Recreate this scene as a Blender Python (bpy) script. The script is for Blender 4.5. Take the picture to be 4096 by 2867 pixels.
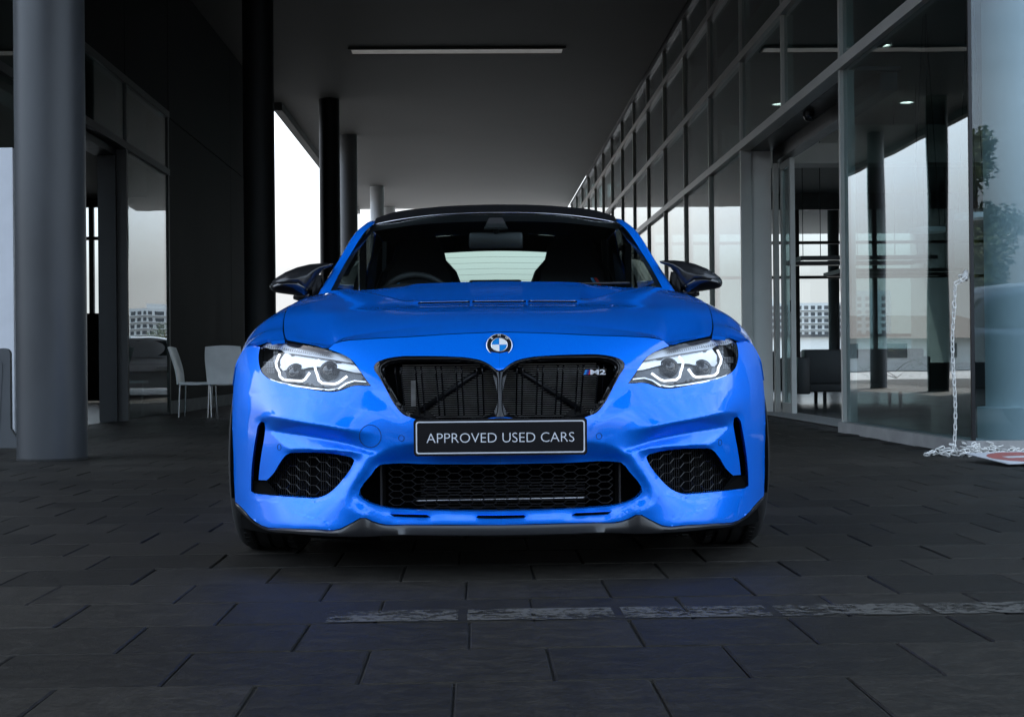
import bpy, bmesh, math, random
import numpy as np
from mathutils import Vector, Matrix
from mathutils.geometry import delaunay_2d_cdt

for o in list(bpy.data.objects):
    bpy.data.objects.remove(o)
random.seed(7)
rng = np.random.default_rng(7)
R = math.radians
SC = bpy.context.scene
COL = SC.collection

# ------------------------------------------------------------------ camera
CAM_H = 0.645
CANOPY_Y = -2.5
cam_d = bpy.data.cameras.new('camera')
cam_d.sensor_width = 36.0
cam_d.lens = 1450.0 / 1024.0 * 36.0
cam_d.clip_start = 0.05
cam_d.clip_end = 6000
cam = bpy.data.objects.new('camera', cam_d)
COL.objects.link(cam)
cam.matrix_world = (Matrix.Translation((0, 0, CAM_H)) @ Matrix.Rotation(R(-1.462), 4, 'Z')
                    @ Matrix.Rotation(R(90.28), 4, 'X') @ Matrix.Rotation(R(-0.55), 4, 'Z'))
SC.camera = cam

# ------------------------------------------------------------------ sky and sun
SUN_EL, SUN_AZ = R(50), R(330)          # azimuth clockwise from +Y: from beyond the buildings, a little left
world = bpy.data.worlds.new('World')
SC.world = world
world.use_nodes = True
wn, wl = world.node_tree.nodes, world.node_tree.links
wn.clear()
w_out = wn.new('ShaderNodeOutputWorld')
w_bg = wn.new('ShaderNodeBackground')
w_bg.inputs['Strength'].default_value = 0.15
sky = wn.new('ShaderNodeTexSky')
sky.sky_type = 'NISHITA'
sky.sun_disc = False
sky.sun_elevation = SUN_EL
sky.sun_rotation = SUN_AZ
sky.air_density = 1.0
sky.dust_density = 3.0
sky.ozone_density = 1.0
w_hsv = wn.new('ShaderNodeHueSaturation')
w_hsv.inputs['Saturation'].default_value = 0.80
wl.new(sky.outputs[0], w_hsv.inputs['Color'])
# thin broken cloud over the whole dome
w_tc = wn.new('ShaderNodeTexCoord')
w_map = wn.new('ShaderNodeMapping')
w_map.inputs['Scale'].default_value = (1, 1, 2.4)
w_nz = wn.new('ShaderNodeTexNoise')
w_nz.inputs['Scale'].default_value = 2.6
w_nz.inputs['Detail'].default_value = 9
w_nz.inputs['Roughness'].default_value = 0.62
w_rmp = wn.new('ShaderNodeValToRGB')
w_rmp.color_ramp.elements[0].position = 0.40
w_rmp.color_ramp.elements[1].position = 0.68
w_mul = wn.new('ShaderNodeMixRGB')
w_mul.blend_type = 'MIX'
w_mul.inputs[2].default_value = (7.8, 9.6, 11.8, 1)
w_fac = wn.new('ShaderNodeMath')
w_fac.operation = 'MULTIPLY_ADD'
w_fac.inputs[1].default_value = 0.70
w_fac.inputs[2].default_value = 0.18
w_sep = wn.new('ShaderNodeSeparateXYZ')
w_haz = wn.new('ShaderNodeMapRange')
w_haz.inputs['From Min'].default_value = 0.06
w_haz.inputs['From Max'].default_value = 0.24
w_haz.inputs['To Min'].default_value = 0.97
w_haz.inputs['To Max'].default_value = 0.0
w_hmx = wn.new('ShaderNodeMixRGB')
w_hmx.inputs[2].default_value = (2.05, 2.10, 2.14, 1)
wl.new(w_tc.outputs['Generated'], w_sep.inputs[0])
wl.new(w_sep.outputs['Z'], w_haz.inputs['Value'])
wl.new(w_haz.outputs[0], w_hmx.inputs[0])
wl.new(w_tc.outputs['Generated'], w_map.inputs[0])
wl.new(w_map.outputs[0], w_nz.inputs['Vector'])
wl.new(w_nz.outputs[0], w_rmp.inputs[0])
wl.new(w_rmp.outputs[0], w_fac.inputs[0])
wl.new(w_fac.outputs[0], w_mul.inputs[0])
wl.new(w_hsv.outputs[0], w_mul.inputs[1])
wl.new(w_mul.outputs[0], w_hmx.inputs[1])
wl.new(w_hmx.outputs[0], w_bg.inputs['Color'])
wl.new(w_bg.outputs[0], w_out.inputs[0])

sun_d = bpy.data.lights.new('sun', 'SUN')
sun_d.energy = 2.5
sun_d.angle = R(0.53)
sun_d.color = (1.0, 0.95, 0.88)
sun = bpy.data.objects.new('sun', sun_d)
COL.objects.link(sun)
sdir = Vector((math.sin(SUN_AZ) * math.cos(SUN_EL), math.cos(SUN_AZ) * math.cos(SUN_EL), math.sin(SUN_EL)))
sun.rotation_euler = sdir.to_track_quat('Z', 'Y').to_euler()
sun.location = (-30, 60, 60)

SC.view_settings.view_transform = 'Standard'
SC.view_settings.look = 'None'
SC.view_settings.exposure = 1.46
SC.view_settings.gamma = 1.0
SC.view_settings.use_curve_mapping = False
SC.render.engine = 'CYCLES'
SC.cycles.use_denoising = True
SC.cycles.max_bounces = 7
SC.cycles.glossy_bounces = 4
SC.cycles.diffuse_bounces = 3
SC.cycles.transmission_bounces = 6
SC.cycles.transparent_max_bounces = 24
SC.cycles.caustics_reflective = False
SC.cycles.caustics_refractive = False
SC.cycles.sample_clamp_indirect = 6.0


# ------------------------------------------------------------------ materials
def nodes_of(name):
    m = bpy.data.materials.new(name)
    m.use_nodes = True
    nt = m.node_tree
    b = nt.nodes['Principled BSDF']
    return m, nt.nodes, nt.links, b


def mat(name, rgb, rough=0.5, metal=0.0, var=0.12, scale=6.0, bump=0.0, bscale=60.0, coat=0.0, spec=0.5, emit=None, estr=0.0,
        stretch=(1, 1, 1), rvar=0.06):
    """Principled material with noise in colour, gloss and (optionally) relief."""
    m, N, L, b = nodes_of(name)
    tc = N.new('ShaderNodeTexCoord')
    mp = N.new('ShaderNodeMapping')
    mp.inputs['Scale'].default_value = stretch
    L.new(tc.outputs['Object'], mp.inputs[0])
    nz = N.new('ShaderNodeTexNoise')
    nz.inputs['Scale'].default_value = scale
    nz.inputs['Detail'].default_value = 6
    L.new(mp.outputs[0], nz.inputs['Vector'])
    rp = N.new('ShaderNodeValToRGB')
    lo, hi = 1 - var, 1 + var
    rp.color_ramp.elements[0].position = 0.3
    rp.color_ramp.elements[1].position = 0.7
    rp.color_ramp.elements[0].color = (min(rgb[0] * lo, 1), min(rgb[1] * lo, 1), min(rgb[2] * lo, 1), 1)
    rp.color_ramp.elements[1].color = (min(rgb[0] * hi, 1), min(rgb[1] * hi, 1), min(rgb[2] * hi, 1), 1)
    L.new(nz.outputs[0], rp.inputs[0])
    L.new(rp.outputs[0], b.inputs['Base Color'])
    mr = N.new('ShaderNodeMapRange')
    mr.inputs['To Min'].default_value = max(rough - rvar, 0.0)
    mr.inputs['To Max'].default_value = min(rough + rvar, 1.0)
    L.new(nz.outputs[0], mr.inputs[0])
    L.new(mr.outputs[0], b.inputs['Roughness'])
    b.inputs['Metallic'].default_value = metal
    b.inputs['Specular IOR Level'].default_value = spec
    if coat:
        b.inputs['Coat Weight'].default_value = coat
        b.inputs['Coat Roughness'].default_value = 0.04
    if bump:
        n2 = N.new('ShaderNodeTexNoise')
        n2.inputs['Scale'].default_value = bscale
        n2.inputs['Detail'].default_value = 8
        L.new(mp.outputs[0], n2.inputs['Vector'])
        bp = N.new('ShaderNodeBump')
        bp.inputs['Strength'].default_value = bump
        bp.inputs['Distance'].default_value = 0.01
        L.new(n2.outputs[0], bp.inputs['Height'])
        L.new(bp.outputs[0], b.inputs['Normal'])
    if emit:
        b.inputs['Emission Color'].default_value = (*emit, 1)
        b.inputs['Emission Strength'].default_value = estr
    return m


def glass(name, tint, ior=1.5, wave=0.0, wscale=0.5, rough=0.0):
    """Sheet glass: tinted transparency with a Fresnel mirror; slightly wavy when asked."""
    m = bpy.data.materials.new(name)
    m.use_nodes = True
    N, L = m.node_tree.nodes, m.node_tree.links
    N.clear()
    out = N.new('ShaderNodeOutputMaterial')
    mix = N.new('ShaderNodeMixShader')
    tr = N.new('ShaderNodeBsdfTransparent')
    tr.inputs[0].default_value = (*tint, 1)
    gl = N.new('ShaderNodeBsdfGlossy')
    gl.inputs['Roughness'].default_value = rough
    gl.inputs['Color'].default_value = (1, 1, 1, 1)
    lw = N.new('ShaderNodeLayerWeight')
    lw.inputs['Blend'].default_value = 0.5
    pw = N.new('ShaderNodeMath'); pw.operation = 'POWER'; pw.inputs[1].default_value = 5.0
    L.new(lw.outputs['Facing'], pw.inputs[0])
    f0 = ((ior - 1) / (ior + 1)) ** 2
    fr = N.new('ShaderNodeMath'); fr.operation = 'MULTIPLY_ADD'
    fr.inputs[1].default_value = 1 - f0
    fr.inputs[2].default_value = f0
    L.new(pw.outputs[0], fr.inputs[0])
    if wave:
        tc = N.new('ShaderNodeTexCoord')
        nz = N.new('ShaderNodeTexNoise')
        nz.inputs['Scale'].default_value = wscale
        nz.inputs['Detail'].default_value = 1
        bp = N.new('ShaderNodeBump')
        bp.inputs['Strength'].default_value = 1.0
        bp.inputs['Distance'].default_value = wave
        L.new(tc.outputs['Object'], nz.inputs['Vector'])
        L.new(nz.outputs[0], bp.inputs['Height'])
        L.new(bp.outputs[0], gl.inputs['Normal'])
    L.new(fr.outputs[0], mix.inputs[0])
    L.new(tr.outputs[0], mix.inputs[1])
    L.new(gl.outputs[0], mix.inputs[2])
    L.new(mix.outputs[0], out.inputs[0])
    return m


# ------------------------------------------------------------------ mesh helpers
class MB:
    """Collects shapes; build() links them as ONE mesh object."""
    def __init__(self):
        self.v, self.f = [], []

    def add(self, v, f):
        k = len(self.v)
        self.v += [tuple(p) for p in v]
        self.f += [tuple(i + k for i in q) for q in f]
        return self

    def box(self, x0, x1, y0, y1, z0, z1):
        v = [(x0, y0, z0), (x1, y0, z0), (x1, y1, z0), (x0, y1, z0), (x0, y0, z1), (x1, y0, z1), (x1, y1, z1), (x0, y1, z1)]
        return self.add(v, [(0, 3, 2, 1), (4, 5, 6, 7), (0, 1, 5, 4), (1, 2, 6, 5), (2, 3, 7, 6), (3, 0, 4, 7)])

    def bbox(self, x0, x1, y0, y1, z0, z1, b=0.004):
        """box with chamfered edges"""
        bm = bmesh.new()
        bmesh.ops.create_cube(bm, size=1.0)
        for q in bm.verts:
            q.co = Vector(((x0 + x1) / 2 + q.co.x * (x1 - x0), (y0 + y1) / 2 + q.co.y * (y1 - y0), (z0 + z1) / 2 + q.co.z * (z1 - z0)))
        bmesh.ops.bevel(bm, geom=bm.edges[:], offset=b, segments=2, affect='EDGES', profile=0.6)
        bm.verts.index_update()
        self.add([q.co[:] for q in bm.verts], [[q.index for q in f.verts] for f in bm.faces])
        bm.free()
        return self

    def tube(self, pts, r, n=8, closed=False, caps=True):
        P = [Vector(p) for p in pts]
        rr = r if hasattr(r, '__len__') else [r] * len(P)
        m = len(P)
        up = Vector((0, 0, 1))
        k = len(self.v)
        prev = None
        for i in range(m):
            a = P[i - 1] if (i > 0 or closed) else P[i]
            b = P[(i + 1) % m] if (i < m - 1 or closed) else P[i]
            t = (b - a)
            if t.length < 1e-9:
                t = Vector((0, 0, 1))
            t.normalize()
            if prev is None:
                s = t.cross(up)
                if s.length < 1e-3:
                    s = t.cross(Vector((1, 0, 0)))
            else:
                s = prev - t * prev.dot(t)
                if s.length < 1e-6:
                    s = t.cross(up)
            s.normalize()
            prev = s
            w = t.cross(s)
            for j in range(n):
                a_ = 2 * math.pi * j / n
                self.v.append(tuple(P[i] + (s * math.cos(a_) + w * math.sin(a_)) * rr[i]))
        for i in range(m if closed else m - 1):
            for j in range(n):
                i2 = (i + 1) % m
                self.f.append((k + i * n + j, k + i * n + (j + 1) % n, k + i2 * n + (j + 1) % n, k + i2 * n + j))
        if caps and not closed:
            self.f.append(tuple(k + j for j in reversed(range(n))))
            self.f.append(tuple(k + (m - 1) * n + j for j in range(n)))
        return self

    def lathe(self, prof, n=32, axis='z', c=(0, 0, 0), closed_prof=False):
        k = len(self.v)
        m = len(prof)
        for (r, h) in prof:
            for j in range(n):
                a = 2 * math.pi * j / n
                p, q = r * math.cos(a), r * math.sin(a)
                if axis == 'z':
                    d = (p, q, h)
                elif axis == 'x':
                    d = (h, p, q)
                else:
                    d = (q, h, p)
                self.v.append((c[0] + d[0], c[1] + d[1], c[2] + d[2]))
        for i in range(m if closed_prof else m - 1):
            i2 = (i + 1) % m
            for j in range(n):
                self.f.append((k + i * n + j, k + i * n + (j + 1) % n, k + i2 * n + (j + 1) % n, k + i2 * n + j))
        return self

    def poly(self, pts):
        return self.add(pts, [tuple(range(len(pts)))])

    def prism(self, pts2, a0, a1, plane='xz'):
        """extrude a 2-D polygon: plane xz along y, xy along z, yz along x"""
        n = len(pts2)
        def m3(p, a):
            return {'xz': (p[0], a, p[1]), 'xy': (p[0], p[1], a), 'yz': (a, p[0], p[1])}[plane]
        v = [m3(p, a0) for p in pts2] + [m3(p, a1) for p in pts2]
        f = [tuple(range(n)), tuple(reversed(range(n, 2 * n)))]
        f += [(i, n + i, n + (i + 1) % n, (i + 1) % n) for i in range(n)]
        return self.add(v, f)

    def build(self, name, m, parent=None, smooth=False, angle=None, fix=True):
        me = bpy.data.meshes.new(name)
        me.from_pydata(self.v, [], self.f)
        if fix:
            bm = bmesh.new()
            bm.from_mesh(me)
            bmesh.ops.recalc_face_normals(bm, faces=bm.faces[:])
            bm.to_mesh(me)
            bm.free()
        me.materials.append(m)
        o = bpy.data.objects.new(name, me)
        COL.objects.link(o)
        if parent is not None:
            o.parent = parent
        if smooth:
            me.polygons.foreach_set('use_smooth', [True] * len(me.polygons))
            if angle:
                me.set_sharp_from_angle(angle=R(angle))
        me.update()
        return o


def empty(name, loc=(0, 0, 0), rz=0.0):
    o = bpy.data.objects.new(name, None)
    COL.objects.link(o)
    o.location = loc
    o.rotation_euler = (0, 0, rz)
    o.empty_display_size = 0.1
    return o


def tag(o, label=None, cat=None, group=None, kind=None):
    if label:
        o['label'] = label
    if cat:
        o['category'] = cat
    if group:
        o['group'] = group
    if kind:
        o['kind'] = kind
    return o


def inst(src, name, loc=None, parent=None, rot=None, scale=None):
    """another object on the same mesh data"""
    o = src.copy()
    o.name = name
    COL.objects.link(o)
    if parent is not None:
        o.parent = parent
    if loc is not None:
        o.location = loc
    if rot is not None:
        o.rotation_euler = rot
    if scale is not None:
        o.scale = scale
    return o


def text_mesh(s, size, name, m, parent, loc, rot=(R(90), 0, 0), extrude=0.0004, width=None, bold=0.0, align='CENTER', space=1.0):
    cu = bpy.data.curves.new(name, 'FONT')
    cu.body = s
    cu.size = size
    cu.extrude = extrude
    cu.align_x = align
    cu.offset = bold
    cu.space_character = space
    cu.resolution_u = 4
    t = bpy.data.objects.new(name + '_src', cu)
    COL.objects.link(t)
    dg = bpy.context.evaluated_depsgraph_get()
    me = bpy.data.meshes.new_from_object(t.evaluated_get(dg))
    bpy.data.objects.remove(t)
    if width:
        xs = [q.co.x for q in me.vertices]
        k = width / (max(xs) - min(xs))
        c = (max(xs) + min(xs)) / 2
        for q in me.vertices:
            q.co.x = (q.co.x - c) * k
    me.materials.clear()
    me.materials.append(m)
    o = bpy.data.objects.new(name, me)
    COL.objects.link(o)
    o.parent = parent
    o.location = loc
    o.rotation_euler = rot
    return o


def cr(pts, n):
    """Catmull-Rom through pts (any dimension), resampled to n points evenly by chord parameter."""
    P = np.asarray(pts, float)
    if len(P) == 2:
        t = np.linspace(0, 1, n)[:, None]
        return P[0] * (1 - t) + P[1] * t
    d = np.sqrt((np.diff(P, axis=0) ** 2).sum(1)) + 1e-9
    T = np.concatenate([[0], np.cumsum(d)])
    m = np.zeros_like(P)
    m[1:-1] = ((P[2:] - P[1:-1]) / d[1:, None] * d[:-1, None] + (P[1:-1] - P[:-2]) / d[:-1, None] * d[1:, None]) / (d[1:] + d[:-1])[:, None]
    m[0] = (P[1] - P[0]) / d[0] * 1.5 - m[1] * 0.5
    m[-1] = (P[-1] - P[-2]) / d[-1] * 1.5 - m[-2] * 0.5
    t = np.linspace(0, T[-1], n)
    i = np.clip(np.searchsorted(T, t, side='right') - 1, 0, len(d) - 1)
    h = d[i]
    s = ((t - T[i]) / h)[:, None]
    h = h[:, None]
    return ((2 * s**3 - 3 * s**2 + 1) * P[i] + (s**3 - 2 * s**2 + s) * h * m[i]
            + (-2 * s**3 + 3 * s**2) * P[i + 1] + (s**3 - s**2) * h * m[i + 1])


def curve1(tab):
    """smooth 1-D function through (x, y) pairs"""
    q = cr(tab, 600)
    xs = np.maximum.accumulate(q[:, 0])
    return lambda x: np.interp(x, xs, q[:, 1])


def loft(rows, ns, nt):
    """grid of points from rows of control points (all rows equal meaning); returns (nt, ns, 3)"""
    a = np.stack([cr(r, ns) for r in rows])
    return np.stack([cr(a[:, j], nt) for j in range(ns)], axis=1)


def grid_mesh(G, flip=False):
    nt, ns = G.shape[:2]
    v = G.reshape(-1, 3)
    f = []
    for i in range(nt - 1):
        for j in range(ns - 1):
            q = (i * ns + j, i * ns + j + 1, (i + 1) * ns + j + 1, (i + 1) * ns + j)
            f.append(q[::-1] if flip else q)
    return v, f


def thick(G, t, up):
    """closed shell of thickness t below grid G; `up` tells which side is out"""
    nt, ns = G.shape[:2]
    du = np.gradient(G, axis=1)
    dv = np.gradient(G, axis=0)
    n = np.cross(du, dv)
    n /= np.linalg.norm(n, axis=2, keepdims=True) + 1e-12
    if (n.reshape(-1, 3).mean(0) @ np.asarray(up)) < 0:
        n = -n
    B = G - n * t
    v = np.concatenate([G.reshape(-1, 3), B.reshape(-1, 3)])
    k = nt * ns
    f = []
    for i in range(nt - 1):
        for j in range(ns - 1):
            q = (i * ns + j, i * ns + j + 1, (i + 1) * ns + j + 1, (i + 1) * ns + j)
            f.append(q)
            f.append(tuple(k + x for x in q[::-1]))
    ring = [(0, j) for j in range(ns)] + [(i, ns - 1) for i in range(1, nt)] + [(nt - 1, j) for j in range(ns - 2, -1, -1)] + [(i, 0) for i in range(nt - 2, 0, -1)]
    ids = [a * ns + b for a, b in ring]
    for a, b in zip(ids, ids[1:] + ids[:1]):
        f.append((a, k + a, k + b, b))
    return v, f


def mirror_v(v):
    v = np.array(v, float)
    v[:, 0] *= -1
    return v

# ------------------------------------------------------------------ shared materials
def paver_mat(name, island):
    m, N, L, b = nodes_of(name)
    tc = N.new('ShaderNodeTexCoord')
    geo = N.new('ShaderNodeNewGeometry')
    oi = N.new('ShaderNodeObjectInfo')
    n1 = N.new('ShaderNodeTexNoise')
    n1.inputs['Scale'].default_value = 1.3
    n1.inputs['Detail'].default_value = 5
    n2 = N.new('ShaderNodeTexNoise')
    n2.inputs['Scale'].default_value = 75
    n2.inputs['Detail'].default_value = 9
    n2.inputs['Roughness'].default_value = 0.7
    n3 = N.new('ShaderNodeTexNoise')
    n3.inputs['Scale'].default_value = 18
    n3.inputs['Detail'].default_value = 8
    n3.inputs['Roughness'].default_value = 0.65
    n3.inputs['Distortion'].default_value = 0.15
    mpg = N.new('ShaderNodeMapping')
    mpg.inputs['Scale'].default_value = (0.75, 1.25, 1)
    L.new(geo.outputs['Position'], mpg.inputs[0])
    L.new(geo.outputs['Position'], n1.inputs['Vector'])
    L.new(geo.outputs['Position'], n2.inputs['Vector'])
    L.new(mpg.outputs[0], n3.inputs['Vector'])
    src = geo.outputs['Random Per Island'] if island else oi.outputs['Random']
    ad = N.new('ShaderNodeMath'); ad.operation = 'MULTIPLY_ADD'
    L.new(src, ad.inputs[0]); ad.inputs[1].default_value = 0.22
    hf = N.new('ShaderNodeMath'); hf.operation = 'MULTIPLY_ADD'; hf.inputs[1].default_value = 0.85; hf.inputs[2].default_value = 0.075
    L.new(n3.outputs[0], hf.inputs[0])
    L.new(hf.outputs[0], ad.inputs[2])
    ad2 = N.new('ShaderNodeMath'); ad2.operation = 'MULTIPLY_ADD'
    L.new(n2.outputs[0], ad2.inputs[0]); ad2.inputs[1].default_value = 0.9
    L.new(ad.outputs[0], ad2.inputs[2])
    rp = N.new('ShaderNodeValToRGB')
    e = rp.color_ramp.elements
    e[0].position = 0.40; e[0].color = (0.0050, 0.0043, 0.0033, 1)
    e[1].position = 0.70; e[1].color = (0.0400, 0.0350, 0.0285, 1)
    e.new(0.53).color = (0.0160, 0.0139, 0.0109, 1)
    hs_ = N.new('ShaderNodeMath'); hs_.operation = 'MULTIPLY'; hs_.inputs[1].default_value = 0.5
    L.new(ad2.outputs[0], hs_.inputs[0])
    L.new(hs_.outputs[0], rp.inputs[0])
    # pale worn scratches and a few dark oil spots
    vo = N.new('ShaderNodeTexVoronoi'); vo.inputs['Scale'].default_value = 1.9
    L.new(geo.outputs['Position'], vo.inputs['Vector'])
    sp = N.new('ShaderNodeValToRGB')
    sp.color_ramp.elements[0].position = 0.02; sp.color_ramp.elements[0].color = (0.25, 0.25, 0.25, 1)
    sp.color_ramp.elements[1].position = 0.05; sp.color_ramp.elements[1].color = (1, 1, 1, 1)
    L.new(vo.outputs['Distance'], sp.inputs[0])
    mx = N.new('ShaderNodeMixRGB'); mx.blend_type = 'MULTIPLY'; mx.inputs[0].default_value = 0.8
    L.new(rp.outputs[0], mx.inputs[1]); L.new(sp.outputs[0], mx.inputs[2])
    L.new(mx.outputs[0], b.inputs['Base Color'])
    mr = N.new('ShaderNodeMapRange')
    mr.inputs['To Min'].default_value = 0.50
    mr.inputs['To Max'].default_value = 0.72
    L.new(n3.outputs[0], mr.inputs[0])
    L.new(mr.outputs[0], b.inputs['Roughness'])
    b.inputs['Specular IOR Level'].default_value = 0.26
    bp = N.new('ShaderNodeBump'); bp.inputs['Strength'].default_value = 0.7; bp.inputs['Distance'].default_value = 0.003
    L.new(ad2.outputs[0], bp.inputs['Height'])
    L.new(bp.outputs[0], b.inputs['Normal'])
    return m


M = {}
M['paver'] = paver_mat('paver_stone', False)
M['paver_far'] = paver_mat('paver_stone_far', True)
M['mortar'] = mat('joint_sand', (0.018, 0.018, 0.017), 0.9, bump=0.4)
M['asphalt'] = mat('worn_asphalt', (0.055, 0.055, 0.056), 0.85, scale=3, bump=0.4, bscale=90)
M['plaster'] = mat('ceiling_plaster', (0.145, 0.140, 0.132), 0.75, var=0.06, scale=0.6, bump=0.06, bscale=14)
M['darkwall'] = mat('charcoal_cladding', (0.0085, 0.0085, 0.0086), 0.7, var=0.45, scale=2.0, bump=0.12, bscale=8, stretch=(1, 1, 0.25), spec=0.08)
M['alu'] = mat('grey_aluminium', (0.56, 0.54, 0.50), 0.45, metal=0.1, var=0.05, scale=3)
M['alu_dark'] = mat('dark_aluminium', (0.012, 0.012, 0.013), 0.45, metal=0.2, var=0.1)
M['panel'] = mat('pale_jamb_panel', (0.86, 0.83, 0.78), 0.5, var=0.05, scale=2)
M['col_grey'] = mat('grey_column_paint', (0.046, 0.049, 0.053), 0.42, var=0.28, scale=2.2, bump=0.07, bscale=25, stretch=(1, 1, 0.4))
M['col_mid'] = mat('mid_grey_column_paint', (0.26, 0.265, 0.275), 0.55, var=0.06, scale=1.2)
M['col_black'] = mat('black_column_tone', (0.005, 0.005, 0.0055), 0.6, var=0.2)  # even near-black tone for the second and third columns
M['col_white'] = mat('white_column_paint', (0.74, 0.75, 0.76), 0.55, var=0.05, scale=2)
M['glass'] = glass('facade_glass', (0.52, 0.63, 0.63), 1.95, wave=0.0022, wscale=0.6)
M['glass_front'] = glass('corner_glass', (0.80, 0.88, 0.90), 1.55, wave=0.004, wscale=0.4)
M['glass_clear'] = glass('clear_glass', (0.90, 0.93, 0.93), 1.45)
M['white'] = mat('white_plastic', (0.78, 0.78, 0.76), 0.4, var=0.05)
M['concrete'] = mat('pale_concrete_kerb', (0.34, 0.335, 0.325), 0.8, var=0.15, scale=5, bump=0.2)
M['floor_in'] = mat('polished_floor', (0.10, 0.10, 0.10), 0.18, var=0.15, scale=1.0)
M['ceil_in'] = mat('showroom_ceiling', (0.48, 0.48, 0.48), 0.8, var=0.05)
M['wall_in'] = mat('showroom_wall', (0.30, 0.30, 0.30), 0.8, var=0.08)
M['leather'] = mat('black_leather', (0.012, 0.012, 0.013), 0.42, var=0.2, scale=20, bump=0.15)
M['chrome'] = mat('chrome', (0.75, 0.75, 0.76), 0.12, metal=1.0, var=0.03)
M['lamp'] = mat('lamp_diffuser', (0.7, 0.7, 0.7), 0.5, emit=(1, 0.97, 0.93), estr=0.035)
M['lamp_bright'] = mat('downlight_lamp', (0.8, 0.8, 0.8), 0.5, emit=(1, 0.96, 0.9), estr=2.5)

# ------------------------------------------------------------------ ground
g = MB()
g.add([(-2500, -2500, -0.06), (2500, -2500, -0.06), (2500, 3500, -0.06), (-2500, 3500, -0.06)], [(0, 1, 2, 3)])
ground = tag(g.build('ground', M['asphalt']), kind='structure')
b_ = MB()
b_.box(-15, 3.40, -4, 53, -0.055, -0.008)
b_.box(3.40, 15, -4, 9.95, -0.055, -0.008)
pavement = tag(b_.build('pavement', M['mortar']), kind='structure')

bounce_mb = MB()
bounce_mb.add([(-220, 53.05, -0.045), (220, 53.05, -0.045), (220, 420, -0.045), (-220, 420, -0.045)], [(0, 1, 2, 3)])
bounce_mb.add([(-220, 31.6, -0.045), (-15.05, 31.6, -0.045), (-15.05, 53.05, -0.045), (-220, 53.05, -0.045)], [(0, 1, 2, 3)])
tag(bounce_mb.build('bounce_ground', mat('pale_bounce_ground', (0.30, 0.295, 0.285), 0.85, var=0.12, scale=0.4, bump=0.2)), kind='structure')  # pale ground added to bounce sunlight onto the far canopy ceiling
ROW0, ROWH, PW, JT = 2.97 - 0.35 * 19, 0.35, 0.403, 0.006


def paver_shape(seed):
    """slab with softly chamfered, slightly chipped top edge; 26 triangles"""
    r = random.Random(seed)
    hx, hy, c = (PW - JT) / 2, (ROWH - JT) / 2, 0.0028
    j = lambda a: a + r.uniform(-0.0014, 0.0014)
    lo = [(-hx, -hy), (hx, -hy), (hx, hy), (-hx, hy)]
    v = [(x, y, -0.03) for x, y in lo]
    v += [(j(x), j(y), -c - r.uniform(0, 0.001)) for x, y in lo]
    v += [(j(x - math.copysign(c * 1.3, x)), j(y - math.copysign(c * 1.3, y)), r.uniform(-0.0006, 0.0006)) for x, y in lo]
    v += [(0, 0, r.uniform(-0.0005, 0.001))]
    f = []
    for a in range(4):
        b = (a + 1) % 4
        f += [(a, b, 4 + b, 4 + a), (4 + a, 4 + b, 8 + b, 8 + a), (8 + a, 8 + b, 12)]
    return v, f


shapes = [paver_shape(s) for s in range(10)]
cand = []
for row in range(0, 160):
    y = ROW0 + ROWH * (row + 0.5)
    if y > 52.7:
        break
    off = -0.038 + (PW / 2 if (row - 21) % 2 == 0 else 0) + PW / 2
    off += 0.02 * math.sin(row * 2.3)
    for k in range(-40, 41):
        x = off + k * PW
        if x < -14.5 or x > 14.5:
            continue
        if y > 9.7 and not (-4.5 < x < 3.30):
            if not (x < -4.3 and y < 13):
                continue
        cand.append((x, y))


def seen_size(x, y):
    """how large a paver shows in the photograph; 0 outside the frame or under the car"""
    if y < 2.45:
        return 0
    px = 475 + x / y * 1450
    if px < -25 or px > 1049:
        return 0
    if 4.75 < y < 60 and 0.075 - 0.80 < x * 4.9 / y < 0.075 + 0.80:
        return 0
    return 1.0 / y


cand.sort(key=lambda c: -seen_size(*c))
pv_mesh = []
for v, f in shapes:
    me = bpy.data.meshes.new('paver')
    me.from_pydata(v, [], f)
    me.materials.append(M['paver'])
    pv_mesh.append(me)
for (x, y) in cand[:298]:
    o = bpy.data.objects.new('paver', random.choice(pv_mesh))
    COL.objects.link(o)
    o.parent = pavement
    o.location = (x, y, random.uniform(-0.0014, 0.0006))
    o.rotation_euler = (random.gauss(0, 0.0016), random.gauss(0, 0.0016), random.gauss(0, 0.002) + (math.pi if random.random() < 0.5 else 0))
far = MB()
for (x, y) in cand[298:]:
    v, f = random.choice(shapes)
    dz = random.uniform(-0.0014, 0.0006)
    tx, ty = random.gauss(0, 0.0016), random.gauss(0, 0.0016)
    far.add([(x + p[0], y + p[1], p[2] + dz + p[0] * ty + p[1] * tx) for p in v], f)
fo = far.build('paver_field', M['paver_far'], pavement, fix=False)
fo['kind'] = 'stuff'

# worn white line painted on the slabs of one row
pm, N, L, b = nodes_of('worn_white_paint')
geo = N.new('ShaderNodeNewGeometry')
nz = N.new('ShaderNodeTexNoise'); nz.inputs['Scale'].default_value = 30; nz.inputs['Detail'].default_value = 9; nz.inputs['Roughness'].default_value = 0.68
n2 = N.new('ShaderNodeTexNoise'); n2.inputs['Scale'].default_value = 3.2; n2.inputs['Detail'].default_value = 2
mp = N.new('ShaderNodeMapping'); mp.inputs['Scale'].default_value = (1.0, 1.0, 1)
L.new(geo.outputs['Position'], mp.inputs[0])
L.new(mp.outputs[0], nz.inputs['Vector']); L.new(geo.outputs['Position'], n2.inputs['Vector'])
ad = N.new('ShaderNodeMath'); ad.operation = 'MULTIPLY_ADD'
L.new(n2.outputs[0], ad.inputs[0]); ad.inputs[1].default_value = 0.5; L.new(nz.outputs[0], ad.inputs[2])
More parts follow.
